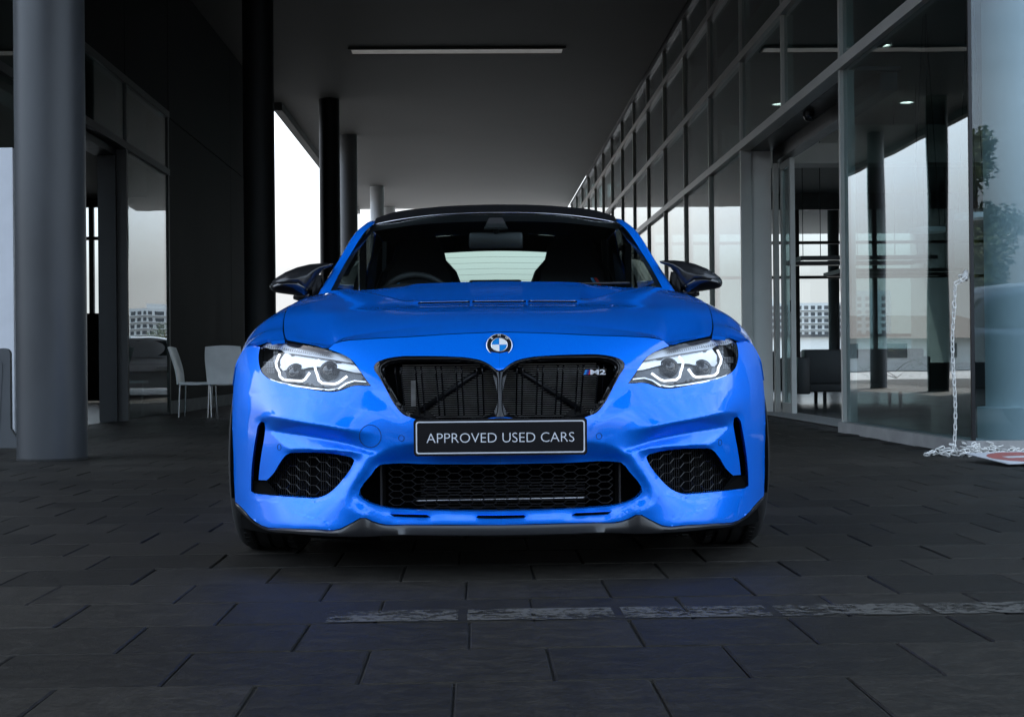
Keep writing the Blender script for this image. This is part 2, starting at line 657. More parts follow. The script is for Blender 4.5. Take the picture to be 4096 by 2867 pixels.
rp = N.new('ShaderNodeValToRGB')
rp.color_ramp.elements[0].position = 0.69; rp.color_ramp.elements[0].color = (1, 1, 1, 1)
rp.color_ramp.elements[1].position = 0.83; rp.color_ramp.elements[1].color = (0, 0, 0, 1)
L.new(ad.outputs[0], rp.inputs[0])
L.new(rp.outputs[0], b.inputs['Alpha'])
cm = N.new('ShaderNodeValToRGB')
cm.color_ramp.elements[0].color = (0.060, 0.057, 0.050, 1); cm.color_ramp.elements[1].color = (0.105, 0.100, 0.090, 1)
L.new(nz.outputs[0], cm.inputs[0]); L.new(cm.outputs[0], b.inputs['Base Color'])
b.inputs['Roughness'].default_value = 0.6
for k in range(6):
    x0 = -0.385 if k == 0 else -0.038 + PW * (k - 1) + 0.012
    x1 = -0.038 + PW * k - 0.012
    q = MB()
    n = 14
    top = [(x0 + (x1 - x0) * i / n, 3.842 + random.uniform(-0.004, 0.004), 0.0022) for i in range(n + 1)]
    bot = [(x0 + (x1 - x0) * i / n, 3.678 + random.uniform(-0.004, 0.004), 0.0022) for i in range(n + 1)]
    q.add(bot + top, [(i, i + 1, n + 2 + i, n + 1 + i) for i in range(n)])
    q.build('paint_marking', pm, pavement)

# ------------------------------------------------------------------ canopy over the driveway
CZ = 6.35
can = empty('canopy', (0, 20, CZ))
tag(can, 'wide flat grey plaster canopy ceiling over the driveway', 'canopy')
c = MB()
c.box(-16, 3.40, 12.9 - 20, 31.3 - 20, 0, 0.55)
c.build('soffit', M['plaster'], can)
c = MB()
c.box(-3.9, 3.40, CANOPY_Y - 20, 12.897 - 20, 0, 0.55)
c.build('soffit', M['plaster'], can)
c = MB()
c.box(-4.10, 3.40, 31.3 - 20, 52.6 - 20, 0.0, 0.55)
c.build('soffit', M['plaster'], can)
c = MB()
c.box(-4.28, -4.103, 31.303 - 20, 52.6 - 20, -0.17, 0.56)
c.build('fascia', M['plaster'], can)
c = MB()
c.box(-3.895, 3.40, CANOPY_Y - 20 - 0.12, CANOPY_Y - 20 - 0.003, -0.1, 0.56)
c.build('fascia', M['plaster'], can)

lt = empty('ceiling_light', (-0.27, 26.2, CZ))
tag(lt, 'long narrow light strip set across the canopy ceiling', 'ceiling light')
f_ = MB()
f_.box(-1.95, 1.95, -0.25, -0.205, -0.035, -0.002); f_.box(-1.95, 1.95, 0.205, 0.25, -0.035, -0.002)
f_.box(-1.95, -1.905, -0.204, 0.204, -0.035, -0.002); f_.box(1.905, 1.95, -0.204, 0.204, -0.035, -0.002)
f_.build('frame', M['plaster'], lt)
f_ = MB(); f_.box(-1.90, 1.90, -0.2, 0.2, -0.02, -0.003)
f_.build('diffuser', M['lamp'], lt)

for (y, r, m, lab, x) in (
        (10.57, 0.247, 'col_grey', 'thick blue grey round column nearest the camera at the left', -3.06),
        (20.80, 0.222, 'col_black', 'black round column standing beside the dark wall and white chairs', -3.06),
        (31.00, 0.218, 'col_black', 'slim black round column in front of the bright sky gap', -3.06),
        (35.80, 0.222, 'col_mid', 'grey round column just behind the slim black one', -3.08),
        (46.00, 0.222, 'col_white', 'pale short looking column above the left edge of the car roof', -3.05),
        (52.00, 0.222, 'col_white', 'farthest pale column almost hidden behind the car roof', -3.02)):
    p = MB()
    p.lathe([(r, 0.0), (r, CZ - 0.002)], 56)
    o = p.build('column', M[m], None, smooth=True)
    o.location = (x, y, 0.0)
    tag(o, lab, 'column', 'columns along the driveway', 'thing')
    p = MB()
    p.lathe([(r + 0.004, 0.0), (r + 0.004, 0.012), (r + 0.0015, 0.016)], 56)
    p.build('base_joint', M['mortar'], o, smooth=True)

# ------------------------------------------------------------------ glazed showroom on the right
FX = 3.47
MY = [10.03, 13.5, 16.05, 18.56, 21.07, 23.58, 26.09, 28.6, 31.11, 33.62, 36.1, 38.6, 41.1, 43.6, 46.1, 48.6, 51.1]
TZ = [3.43, 4.56, 5.68]
sh = empty('showroom', (FX, 10, 0))
tag(sh, 'glazed showroom with grey aluminium grid along the right side', 'building')


def S(mb, name, m, **k):
    """add as part of the showroom: shape given in world coordinates"""
    mb.v = [(a - FX, b - 10, c) for a, b, c in mb.v]
    return mb.build(name, M[m], sh, **k)


for i, y in enumerate(MY):
    w = 0.03
    z0 = 3.47 if i == 2 else 0.0
    q = MB()
    if i == 0:
        q.box(FX - 0.012, FX + 0.012, y - 0.012, y + 0.012, 0.09, 6.33)
        S(q, 'corner_joint', 'alu_dark')
        continue
    q.box(FX - 0.035, FX + 0.10, y - w, y + w, z0, 6.33)
    S(q, 'mullion', 'alu')
for z in TZ:
    q = MB()
    q.box(FX - 0.055, FX + 0.10, 10.06, 51.1, z - 0.05, z + 0.05)
    S(q, 'transom', 'alu')
q = MB(); q.box(FX - 0.05, FX + 0.12, 10.06, 51.2, 6.26, 6.345); S(q, 'head_rail', 'alu_dark')
q = MB(); q.box(FX - 0.07, FX + 0.14, 18.56, 51.2, -0.01, 0.09); S(q, 'kerb', 'concrete')
q = MB(); q.box(FX - 0.07, FX + 0.14, 9.96, 13.53, -0.01, 0.09); S(q, 'kerb', 'concrete')
q = MB(); q.box(FX + 0.141, 9.5, 9.96, 10.10, -0.01, 0.09); S(q, 'kerb', 'concrete')
zr = [(0.09, 3.38), (3.48, 4.51), (4.61, 5.63), (5.73, 6.26)]
for i in range(len(MY) - 1):
    for k, (z0, z1) in enumerate(zr):
        if k == 0 and i in (1, 2):
            continue
        a, b = MY[i] + (0.03 if i else 0.014), MY[i + 1] - 0.03
        q = MB()
        q.box(FX, FX + 0.012, a, b, z0, z1)
        S(q, 'pane', 'glass')
for k, (x0, x1) in enumerate(((FX + 0.014, 6.2), (6.24, 9.0))):
    for (z0, z1) in ((0.09, 4.55), (4.57, 6.3)):
        q = MB(); q.box(x0, x1, 10.03, 10.042, z0, z1); S(q, 'pane', 'glass_front')
# entrance recess
q = MB(); q.box(FX + 0.0, 3.83, 18.565, 18.66, 0.0, 3.37); S(q, 'jamb_panel', 'panel')
q = MB(); q.box(FX + 0.101, 4.02, 13.5, 18.66, 3.375, 3.42); S(q, 'soffit', 'alu_dark')
q = MB(); q.box(3.84, 4.0, 13.55, 18.50, 3.20, 3.374); S(q, 'door_track', 'alu_dark')
q = MB(); q.box(3.845, 3.90, 18.44, 18.56, 0.0, 3.2); S(q, 'door_frame', 'alu')
q = MB(); q.box(3.92, 3.98, 17.86, 17.92, 0.02, 3.19); q.box(3.92, 3.98, 18.40, 18.438, 0.02, 3.19)
q.box(3.92, 3.98, 17.92, 18.40, 0.02, 0.14); q.box(3.92, 3.98, 17.92, 18.40, 3.10, 3.19)
d_ = S(q, 'sliding_door', 'alu')
q = MB(); q.box(3.945, 3.955, 17.925, 18.395, 0.145, 3.095)
q.v = [(a - FX, b - 10, c_) for a, b, c_ in q.v]
q.build('pane', M['glass'], d_)
q = MB(); q.box(3.915, 3.92, 17.872, 17.908, 1.28, 1.42)
q.v = [(a - FX, b - 10, c_) for a, b, c_ in q.v]
q.build('lock_plate', M['alu_dark'], d_)
# inside
q = MB(); q.box(FX + 0.145, 14, 10.11, 46, -0.05, 0.012); S(q, 'floor', 'floor_in')
q = MB(); q.box(FX + 0.11, 4.05, 13.54, 18.55, 0.0121, 0.02); S(q, 'door_sill', 'concrete')
q = MB(); q.box(FX + 0.13, 14, 10.2, 46, 4.75, 5.1); S(q, 'inner_ceiling', 'ceil_in')
q = MB(); q.box(FX + 0.13, 14, 10.0, 46.2, 6.40, 6.9); S(q, 'roof', 'plaster')
q = MB(); q.box(14.003, 14.2, 10.0, 46.2, -0.05, 6.9); S(q, 'side_wall', 'wall_in')
q = MB(); q.box(3.92, 14, 20.2, 20.7, 3.44, 3.72); S(q, 'bulkhead', 'panel')
q = MB(); q.box(3.92, 14, 22.2, 22.7, 3.95, 4.30); S(q, 'bulkhead', 'panel')
BW = 35.0
q = MB(); q.box(FX + 0.13, 14, BW, BW + 0.2, 4.36, 4.748); q.box(FX + 0.13, 14, BW, BW + 0.2, 0.013, 0.62)
S(q, 'back_wall', 'wall_in')
q = MB(); q.box(FX + 0.13, 14, BW, BW + 0.2, 5.102, 6.398); S(q, 'back_wall', 'wall_in')
for x in (4.0, 5.9, 7.85, 9.75, 11.65, 13.55):
    q = MB(); q.box(x - 0.05, x + 0.05, BW + 0.02, BW + 0.12, 0.621, 4.359); S(q, 'window_mullion', 'alu_dark')
for z in (2.72, 3.56):
    q = MB(); q.box(FX + 0.14, 13.99, BW + 0.018, BW + 0.122, z - 0.035, z + 0.035); S(q, 'window_transom', 'alu_dark')
for x0, x1 in ((4.05, 5.85), (5.95, 7.80), (7.90, 9.70), (9.80, 11.60), (11.70, 13.50)):
    for z0, z1 in ((0.63, 2.68), (2.76, 3.52), (3.60, 4.35)):
        q = MB(); q.box(x0, x1, BW + 0.06, BW + 0.07, z0, z1); S(q, 'back_pane', 'glass_clear')

q = MB(); q.box(FX - 0.02, 14, 10.0, 46.2, 6.93, 16.0); S(q, 'unseen_sun_block', 'wall_in')  # unseen box added over the showroom to keep the sun off the forecourt

# pale column standing inside the corner glass, on a plinth
p = MB()
p.lathe([(0.36, 0.013), (0.36, 0.30), (0.30, 0.303), (0.30, 4.74)], 48)
o = p.build('indoor_column', M['col_white'], None, smooth=True, angle=40)
o.location = (4.13, 10.75, 0)
tag(o, 'pale round column on a plinth behind the corner glass', 'column', None, 'thing')
p = MB()
p.lathe([(0.15, 0.0), (0.15, 6.0)], 32)
o = p.build('outdoor_column', M['col_grey'], None, smooth=True)
o.location = (9.6, 38.5, -0.05)
tag(o, 'blue grey column beyond the showroom back windows', 'column', None, 'thing')

# ------------------------------------------------------------------ dark building on the left
LX = -4.34
lb = empty('dark_building', (LX, 13, 0))
tag(lb, 'charcoal clad building with glazed entrance on the left', 'building')


def D(mb, name, m, parent=None, **k):
    mb.v = [(a - LX, b - 13, c) for a, b, c in mb.v]
    return mb.build(name, M[m], parent or lb, **k)


ps = [20.78, 26.03, 31.28]
for i in range(2):
    for z0, z1 in ((0.20, 4.225), (4.24, 6.34)):
        q = MB(); q.bbox(LX - 0.03, LX, ps[i] + 0.004, ps[i + 1] - 0.004, z0, z1, 0.003)
        D(q, 'cladding_panel', 'darkwall')
for a, b in ((13.0, 15.62), (15.64, 18.2), (18.22, 20.76)):
    q = MB(); q.bbox(LX - 0.03, LX, a, b, 4.30, 6.34, 0.004); D(q, 'cladding_panel', 'darkwall')
q = MB(); q.box(LX - 0.30, LX - 0.033, 20.72, 31.28, 0.0, 6.34); D(q, 'wall', 'darkwall')
q = MB(); q.box(LX - 0.30, LX - 0.033, 13.0, 20.72, 4.29, 6.34); D(q, 'wall', 'darkwall')
q = MB(); q.bbox(LX - 0.02, LX + 0.015, 20.80, 31.28, 0.0, 0.19, 0.004); D(q, 'skirting', 'concrete')
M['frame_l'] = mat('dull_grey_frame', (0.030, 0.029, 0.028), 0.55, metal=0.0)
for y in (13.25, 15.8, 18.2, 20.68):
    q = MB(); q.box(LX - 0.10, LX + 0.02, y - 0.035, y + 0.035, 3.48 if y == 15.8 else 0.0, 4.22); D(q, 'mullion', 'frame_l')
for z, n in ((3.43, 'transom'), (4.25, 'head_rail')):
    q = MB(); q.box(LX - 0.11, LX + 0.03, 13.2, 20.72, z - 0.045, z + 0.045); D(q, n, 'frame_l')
for y0, y1, z0, z1 in ((18.24, 20.64, 0.03, 3.38), (18.24, 20.64, 3.48, 4.2), (15.84, 18.16, 3.48, 4.2), (13.29, 15.76, 3.48, 4.2)):
    q = MB(); q.box(LX - 0.012, LX, y0, y1, z0, z1); D(q, 'pane', 'glass')
q = MB(); q.box(LX - 0.012, LX, 13.29, 13.9, 0.03, 3.38); D(q, 'pane', 'glass')
q = MB(); q.box(-4.66, LX - 0.1, 18.1, 18.163, 0.0, 3.38); D(q, 'jamb', 'alu_dark')
q = MB(); q.box(-4.70, LX - 0.1, 13.3, 18.1, 3.30, 3.383); D(q, 'soffit', 'alu_dark')
q = MB(); q.box(-4.72, -4.66, 16.95, 17.05, 0.0, 3.3); q.box(-4.72, -4.66, 16.0, 16.08, 0.0, 3.3)
q.box(-4.72, -4.66, 16.08, 16.95, 0.0, 0.12); q.box(-4.72, -4.66, 16.08, 16.95, 3.18, 3.3)
d_ = D(q, 'open_door', 'alu_dark')
q = MB(); q.box(-4.695, -4.685, 16.085, 16.945, 0.125, 3.175); D(q, 'pane', 'glass', d_)
q = MB(); q.box(-4.657, -4.63, 16.98, 17.02, 1.2, 1.55); D(q, 'door_handle', 'chrome', d_)
q = MB(); q.box(-14.0, LX - 0.13, 13.1, 31.2, -0.01, 0.008); D(q, 'floor', 'floor_in')
q = MB(); q.box(-14.0, LX - 0.31, 13.1, 31.2, 4.30, 4.45); D(q, 'inner_ceiling', 'darkwall')
q = MB(); q.box(-14.2, -14.003, 13.1, 31.3, 0, 6.34); D(q, 'side_wall', 'darkwall')
q = MB(); q.box(-7.84, LX - 0.31, 31.0, 31.2, 0.01, 4.29); q.box(-14, -7.841, 31.0, 31.2, 0.01, 1.84); q.box(-14, -7.841, 31.0, 31.2, 4.1, 4.29)
D(q, 'back_wall', 'darkwall')
q = MB(); q.box(-14, LX - 0.31, 31.0, 31.2, 4.46, 6.34); D(q, 'back_wall', 'darkwall')
for x in (-8.14, -9.3, -10.5, -11.7, -12.9):
    q = MB(); q.box(x - 0.05, x + 0.05, 31.05, 31.15, 1.841, 4.099); D(q, 'window_mullion', 'alu_dark')
q = MB(); q.box(-13.99, -7.845, 31.048, 31.152, 3.40, 3.47); D(q, 'window_transom', 'alu_dark')
for x0, x1 in ((-8.09, -7.845), (-9.25, -8.19), (-10.45, -9.35), (-11.65, -10.55), (-12.85, -11.75)):
    for z0, z1 in ((1.85, 3.39), (3.48, 4.09)):
        q = MB(); q.box(x0, x1, 31.09, 31.10, z0, z1); D(q, 'back_pane', 'glass_clear')
q = MB(); q.box(-14.0, -13.3, 12.9, 13.1, 0, 6.34); q.box(-13.3, -4.64, 12.9, 13.1, 4.3, 6.34); D(q, 'front_wall', 'darkwall')
for x0, x1 in ((-13.28, -10.4), (-10.3, -7.4), (-7.3, -4.46)):
    q = MB(); q.box(x0, x1, 13.0, 13.012, 0.02, 4.28); D(q, 'front_pane', 'glass_clear')
q = MB(); q.box(-16, 3.38, 12.9, 31.3, 6.93, 18.0); D(q, 'unseen_sun_block', 'darkwall')  # unseen box added above the canopy to block the sun

# ================================================================== the blue coupe
CAR = empty('coupe', (0.075, 4.42, 0.0), R(-0.67))
tag(CAR, 'bright blue sports coupe parked facing the camera', 'car')

# paint: blue base with fine metallic flake under clear coat
def flake_paint(name, rgb, rgb2):
    m, N, L, b = nodes_of(name)
    tc = N.new('ShaderNodeTexCoord')
    vo = N.new('ShaderNodeTexVoronoi'); vo.inputs['Scale'].default_value = 900
    L.new(tc.outputs['Object'], vo.inputs['Vector'])
    rp = N.new('ShaderNodeValToRGB')
    rp.color_ramp.elements[0].color = (*rgb, 1); rp.color_ramp.elements[1].color = (*rgb2, 1)
    sx = N.new('ShaderNodeSeparateColor'); L.new(vo.outputs['Color'], sx.inputs[0])
    L.new(sx.outputs[0], rp.inputs[0]); L.new(rp.outputs[0], b.inputs['Base Color'])
    b.inputs['Metallic'].default_value = 0.42
    b.inputs['Roughness'].default_value = 0.44
    b.inputs['Specular IOR Level'].default_value = 0.08
    b.inputs['Coat Weight'].default_value = 1.0
    b.inputs['Coat Roughness'].default_value = 0.015
    b.inputs['Coat IOR'].default_value = 1.46
    n2 = N.new('ShaderNodeTexNoise'); n2.inputs['Scale'].default_value = 260; n2.inputs['Detail'].default_value = 2
    L.new(tc.outputs['Object'], n2.inputs['Vector'])
    bp = N.new('ShaderNodeBump'); bp.inputs['Strength'].default_value = 0.04; bp.inputs['Distance'].default_value = 0.001
    L.new(n2.outputs[0], bp.inputs['Height']); L.new(bp.outputs[0], b.inputs['Coat Normal'])
    return m


def carbon_mat(name):
    m, N, L, b = nodes_of(name)
    tc = N.new('ShaderNodeTexCoord')
    mp = N.new('ShaderNodeMapping'); mp.inputs['Rotation'].default_value = (0, R(45), 0)
    L.new(tc.outputs['Object'], mp.inputs[0])
    wv = N.new('ShaderNodeTexWave'); wv.inputs['Scale'].default_value = 55; wv.bands_direction = 'X'
    L.new(mp.outputs[0], wv.inputs['Vector'])
    rp = N.new('ShaderNodeValToRGB')
    rp.color_ramp.elements[0].color = (0.003, 0.003, 0.0035, 1); rp.color_ramp.elements[1].color = (0.015, 0.015, 0.017, 1)
    L.new(wv.outputs[0], rp.inputs[0]); L.new(rp.outputs[0], b.inputs['Base Color'])
    b.inputs['Roughness'].default_value = 0.35
    b.inputs['Coat Weight'].default_value = 0.35
    b.inputs['Coat Roughness'].default_value = 0.06
    return m


M['blue'] = flake_paint('blue_metallic_paint', (0.0, 0.17, 0.95), (0.0, 0.23, 1.0))
M['carbon'] = carbon_mat('carbon_weave')
M['gloss'] = mat('gloss_black', (0.006, 0.006, 0.007), 0.12, var=0.1, coat=0.6)
M['frame_black'] = mat('grille_frame_black', (0.004, 0.004, 0.0045), 0.16, var=0.1, spec=0.35)
M['satin'] = mat('satin_black_plastic', (0.010, 0.010, 0.011), 0.38, var=0.2)
M['comb'] = mat('honeycomb_plastic', (0.008, 0.008, 0.009), 0.3, var=0.1, spec=0.3)
M['void'] = mat('dark_cavity', (0.003, 0.003, 0.003), 0.9, spec=0.05)
M['rubber'] = mat('tyre_rubber', (0.014, 0.014, 0.014), 0.75, var=0.2, scale=30, bump=0.2)
M['trim'] = mat('cabin_trim', (0.010, 0.010, 0.011), 0.6, var=0.2, scale=20, bump=0.1)
M['seat'] = mat('seat_leather', (0.018, 0.018, 0.020), 0.45, var=0.2, scale=12, bump=0.1)
M['rad'] = mat('radiator_fins', (0.34, 0.34, 0.34), 0.4, metal=0.8, var=0.25, scale=30)
M['silverlamp'] = mat('silver_reflector', (0.78, 0.79, 0.81), 0.25, metal=0.55, var=0.04)
M['lampgrey'] = mat('lamp_inner_grey', (0.11, 0.112, 0.118), 0.22, metal=0.4, var=0.15, scale=14)
M['drl'] = mat('light_guide', (0.85, 0.87, 0.9), 0.3, emit=(0.95, 0.98, 1.0), estr=0.45)
M['brow'] = mat('white_brow_lens', (0.80, 0.82, 0.85), 0.25, var=0.04, coat=0.5)
M['windscreen'] = glass('windscreen_glass', (0.74, 0.81, 0.80), 1.35)
M['rearglass'] = glass('rear_window_glass', (0.70, 0.86, 0.81), 1.35)
M['sideglass'] = glass('side_window_glass', (0.07, 0.08, 0.08), 1.5)
M['lens'] = glass('headlamp_lens', (0.96, 0.97, 0.98), 1.52)
M['plate_black'] = mat('plate_black', (0.006, 0.0055, 0.007), 0.45, var=0.1, spec=0.25)
M['plate_white'] = mat('plate_white', (0.74, 0.75, 0.80), 0.35, var=0.03)
M['badge_blue'] = mat('badge_blue', (0.01, 0.22, 0.62), 0.2, var=0.03, coat=0.5)
M['red'] = mat('badge_red', (0.55, 0.02, 0.02), 0.3, var=0.05)
M['badge_navy'] = mat('badge_navy', (0.02, 0.03, 0.25), 0.3, var=0.05)
M['seam'] = mat('panel_gap', (0.002, 0.004, 0.02), 0.8)
M['belt'] = mat('seatbelt_blue', (0.05, 0.30, 0.62), 0.6)

ND, FV, HV = 4.42, 3251.0, 819.0     # nose distance, picture scale and eye line used to turn picture points into car space


def Z1(p):
    """point measured in the left-front enlargement -> (offset from car centre line, height) in picture units"""
    u = 616.0 - p[0] * 0.3139
    return (max(u, 0.0), 728.7 + p[1] * 0.3139 - 0.008 * u)


def Z1o(p):
    return Z1(p) + ((p[2],) if len(p) > 2 else (None,))


def to3(u, v, y):
    d = (ND + y) / FV
    return np.stack([u * d, y, CAM_H + (HV - v) * d], axis=-1)


plan = curve1([(0, 0), (0.2, 0.006), (0.35, 0.028), (0.5, 0.072), (0.6, 0.120), (0.7, 0.195), (0.78, 0.28), (0.84, 0.362), (0.88, 0.432),
               (0.897, 0.468), (0.907, 0.50), (0.914, 0.54), (0.92, 0.60)])
prof = curve1([(0.05, 0.065), (0.10, 0.045), (0.15, 0.030), (0.2, 0.018), (0.3, 0.006), (0.43, 0.0), (0.5, 0.008), (0.58, 0.032), (0.65, 0.068), (0.70, 0.108),
               (0.75, 0.17), (0.80, 0.27), (0.85, 0.45), (0.9, 0.7)])


def Y0(x, z):
    return plan(np.abs(x)) + prof(z)


YS = np.linspace(-0.15, 0.66, 240)


def solve_y(u, v, off):
    """first depth at which the sight line through (u, v) meets the nose surface moved by off"""
    u, v, off = (np.asarray(a, float) for a in (u, v, off))
    res = np.full(u.shape, np.nan)
    prev = None
    for y in YS:
        d = (ND + y) / FV
        gq = Y0(u * d, CAM_H + (HV - v) * d) + off - y
        if prev is not None:
            hit = np.isnan(res) & (gq <= 0)
            t = prev / (prev - gq + 1e-12)
            res = np.where(hit, y - (YS[1] - YS[0]) * (1 - np.clip(t, 0, 1)), res)
        prev = gq
    return np.where(np.isnan(res), np.minimum(0.52 + off, 0.56), res)


def dens(P, sp, closed):
    """subdivide a polyline of (u, v, off|None)"""
    out = []
    n = len(P)
    for i in range(n if closed else n - 1):
        a, b = P[i], P[(i + 1) % n]
        L_ = math.hypot(b[0] - a[0], b[1] - a[1])
        k = max(1, int(round(L_ / sp)))
        for j in range(k):
            t = j / k
            o = None if (a[2] is None or b[2] is None) else a[2] * (1 - t) + b[2] * t
            out.append((a[0] * (1 - t) + b[0] * t, a[1] * (1 - t) + b[1] * t, o))
    if not closed:
        out.append(P[-1])
    return out


def smooth_poly(P, closed=True, n=None, keep=()):
    """round a hand-measured outline with a spline; keep lists the indices of sharp corners"""
    Q = [(p[0], p[1], 0.0 if p[2] is None else p[2]) for p in P]
    none = any(p[2] is None for p in P)
    idx = sorted(keep)
    if not idx:
        m = len(Q)
        q = cr(Q[-2:] + Q + Q[:3], (n or m * 4) + 1)
        # cut the overlapping ends: choose samples nearest first point
        d0 = ((q[:, :2] - np.array(Q[0][:2])) ** 2).sum(1)
        h = len(q) // 2
        a = int(d0[:h].argmin()); b = h + int(d0[h:].argmin())
        R_ = q[a:b]
    else:
        R_ = []
        for a, b in zip(idx, idx[1:] + [idx[0] + len(Q)]):
            seg = [Q[i % len(Q)] for i in range(a, b + 1)]
            s = cr(seg, max(2, (len(seg) - 1) * 4 + 1))
            R_ += list(s[:-1])
    return [(float(p[0]), float(p[1]), None if none else float(p[2])) for p in R_]


def inside(P, poly):
    P = np.asarray(P)
    x, y = P[:, 0], P[:, 1]
    c = np.zeros(len(P), bool)
    n = len(poly)
    for i in range(n):
        x1, y1 = poly[i][0], poly[i][1]
        x2, y2 = poly[(i + 1) % n][0], poly[(i + 1) % n][1]
        if y1 == y2:
            continue
        k = ((y1 > y) != (y2 > y)) & (x < (x2 - x1) * (y - y1) / (y2 - y1) + x1)
        c ^= k
    return c


def tri_patch(outer, holes, lines, sp, relax=3, soft=None):
    """triangulated picture-space region; returns points, triangles, offset field (harmonic between the given lines)"""
    pts, val, edges = [], [], []

    def put(poly, closed):
        d = dens(poly, sp, closed)
        k = len(pts)
        for p in d:
            pts.append((p[0], p[1])); val.append(np.nan if p[2] is None else p[2])
        m = len(d)
        for i in range(m if closed else m - 1):
            edges.append((k + i, k + (i + 1) % m))
    put(outer, True)
    for h in holes:
        put(h, True)
    for l in lines:
        put(l, False)
    A = np.array(pts)
    x0, x1, y0, y1 = A[:, 0].min(), A[:, 0].max(), A[:, 1].min(), A[:, 1].max()
    gx, gy = [], []
    r_ = 0
    yy = y0
    while yy < y1:
        xs = np.arange(x0 + (sp / 2 if r_ % 2 else 0), x1, sp)
        gx.append(xs); gy.append(np.full(len(xs), yy))
        yy += sp * 0.866; r_ += 1
    Gp = np.stack([np.concatenate(gx), np.concatenate(gy)], 1)
    k = inside(Gp, outer)
    for h in holes:
        k &= ~inside(Gp, h)
    Gp = Gp[k]
    # drop grid points too near a constraint
    cell = {}
    for p in pts:
        cell.setdefault((int(p[0] // sp), int(p[1] // sp)), []).append(p)
    good = []
    for p in Gp:
        cx, cy = int(p[0] // sp), int(p[1] // sp)
        ok = True
        for i in (-1, 0, 1):
            for j in (-1, 0, 1):
                for q in cell.get((cx + i, cy + j), ()):
                    if (q[0] - p[0]) ** 2 + (q[1] - p[1]) ** 2 < (0.55 * sp) ** 2:
                        ok = False
        if ok:
            good.append(p)
    allp = [Vector((p[0], p[1])) for p in pts] + [Vector((float(p[0]), float(p[1]))) for p in good]
    vv, ee, ff, ov, oe, of = delaunay_2d_cdt(allp, edges, [], 0, 1e-4)
    V2 = np.array([(p.x, p.y) for p in vv])
    T = np.array([f for f in ff if len(f) == 3])
    ctr = V2[T].mean(1)
    k = inside(ctr, outer)
    for h in holes:
        k &= ~inside(ctr, h)
    T = T[k]
    known = np.full(len(V2), np.nan)
    nv = len(val)
    for i, o in enumerate(ov):
        w = [val[j] for j in o if j < nv and not np.isnan(val[j])]
        if w:
            known[i] = sum(w) / len(w)
    used = np.unique(T)
    mp = -np.ones(len(V2), int); mp[used] = np.arange(len(used))
    V2, known, T = V2[used], known[used], mp[T]
    E = np.unique(np.sort(np.concatenate([T[:, [0, 1]], T[:, [1, 2]], T[:, [2, 0]]]), axis=1), axis=0)
    n = len(V2)
    deg = np.bincount(E.ravel(), minlength=n).astype(float)

    def nb(x):
        return np.bincount(E[:, 0], x[E[:, 1]], n) + np.bincount(E[:, 1], x[E[:, 0]], n)
    fix = ~np.isnan(known)
    x = np.where(fix, known, 0.0)
    if fix.any():
        free = (~fix).astype(float)
        # conjugate gradient on the graph Laplacian
        r = free * (nb(x) - deg * x)
        p = r.copy(); rs = r @ r
        for _ in range(700):
            if rs < 1e-14:
                break
            Ap = free * (deg * p - nb(p))
            a = rs / (p @ Ap + 1e-30)
            x += a * p; r -= a * Ap
            rn = r @ r
            p = r + rn / rs * p; rs = rn
    for _ in range(relax):
        x = 0.5 * x + 0.5 * nb(x) / deg
    if soft is not None:
        w = soft(V2[:, 0], V2[:, 1])
        for _ in range(14):
            x = x * (1 - w) + w * nb(x) / deg
    return V2, T, x


def orient(P, T, out=(0, -1, 0)):
    n = np.cross(P[T[:, 1]] - P[T[:, 0]], P[T[:, 2]] - P[T[:, 0]])
    if (n @ np.asarray(out, float)).sum() < 0:
        T = T[:, ::-1]
    return T


def both_sides(P, T):
    """mirror a half mesh and weld it on the centre line"""
    mid = np.abs(P[:, 0]) < 1e-5
    idx = np.where(mid, np.arange(len(P)), 0)
    k = np.cumsum(~mid) - 1 + len(P)
    m = np.where(mid, np.arange(len(P)), k)
    Q = P[~mid] * np.array([-1, 1, 1])
    return np.concatenate([P, Q]), np.concatenate([T, m[T][:, ::-1]])


def mesh_obj(name, P, T, m, parent, smooth=True):
    q = MB()
    q.v = [tuple(p) for p in np.asarray(P, float)]
    q.f = [tuple(int(i) for i in t) for t in T]
    return q.build(name, m, parent, smooth=smooth, fix=False)


def flange(poly, sp, depth, base_off=0.0):
    """return strip that runs inwards from an outline (thickness of an opening)"""
    d = dens(poly, sp, False)
    u = np.array([p[0] for p in d]); v = np.array([p[1] for p in d]); o = np.array([0 if p[2] is None else p[2] for p in d]) + base_off
    y = solve_y(u, v, o)
    A = to3(u, v, y)
    B = A.copy(); B[:, 1] += depth
    n = len(A)
    return np.concatenate([A, B]), np.array([(i, i + 1, n + i + 1, n + i) for i in range(n - 1)])


# ---------------------------------------------------------------- measured outlines (left half, mirrored)
HL = [(262, 150), (300, 116), (370, 108), (455, 114), (560, 130), (650, 147), (745, 168), (800, 187), (870, 218), (920, 255), (960, 310), (1000, 370),
      (1045, 430), (1000, 431), (950, 428), (900, 436), (850, 456), (800, 470), (740, 473), (650, 462), (560, 446), (470, 427), (380, 402), (312, 374),
      (272, 335), (252, 275), (250, 205)]
KID = [(1962, 322), (1935, 312), (1900, 285), (1840, 252), (1750, 232), (1600, 221), (1400, 217), (1230, 222), (1150, 237), (1095, 258), (1070, 280),
       (1066, 305), (1100, 362), (1150, 452), (1210, 562), (1270, 632), (1340, 662), (1880, 662), (1930, 655), (1962, 650)]
KIN = [(1131, 330), (1150, 293), (1230, 266), (1400, 258), (1600, 259), (1750, 266), (1850, 291), (1905, 330), (1921, 380), (1926, 600), (1900, 636), (1850, 650),
       (1400, 650), (1335, 632), (1272, 588), (1220, 508), (1170, 418), (1136, 358)]
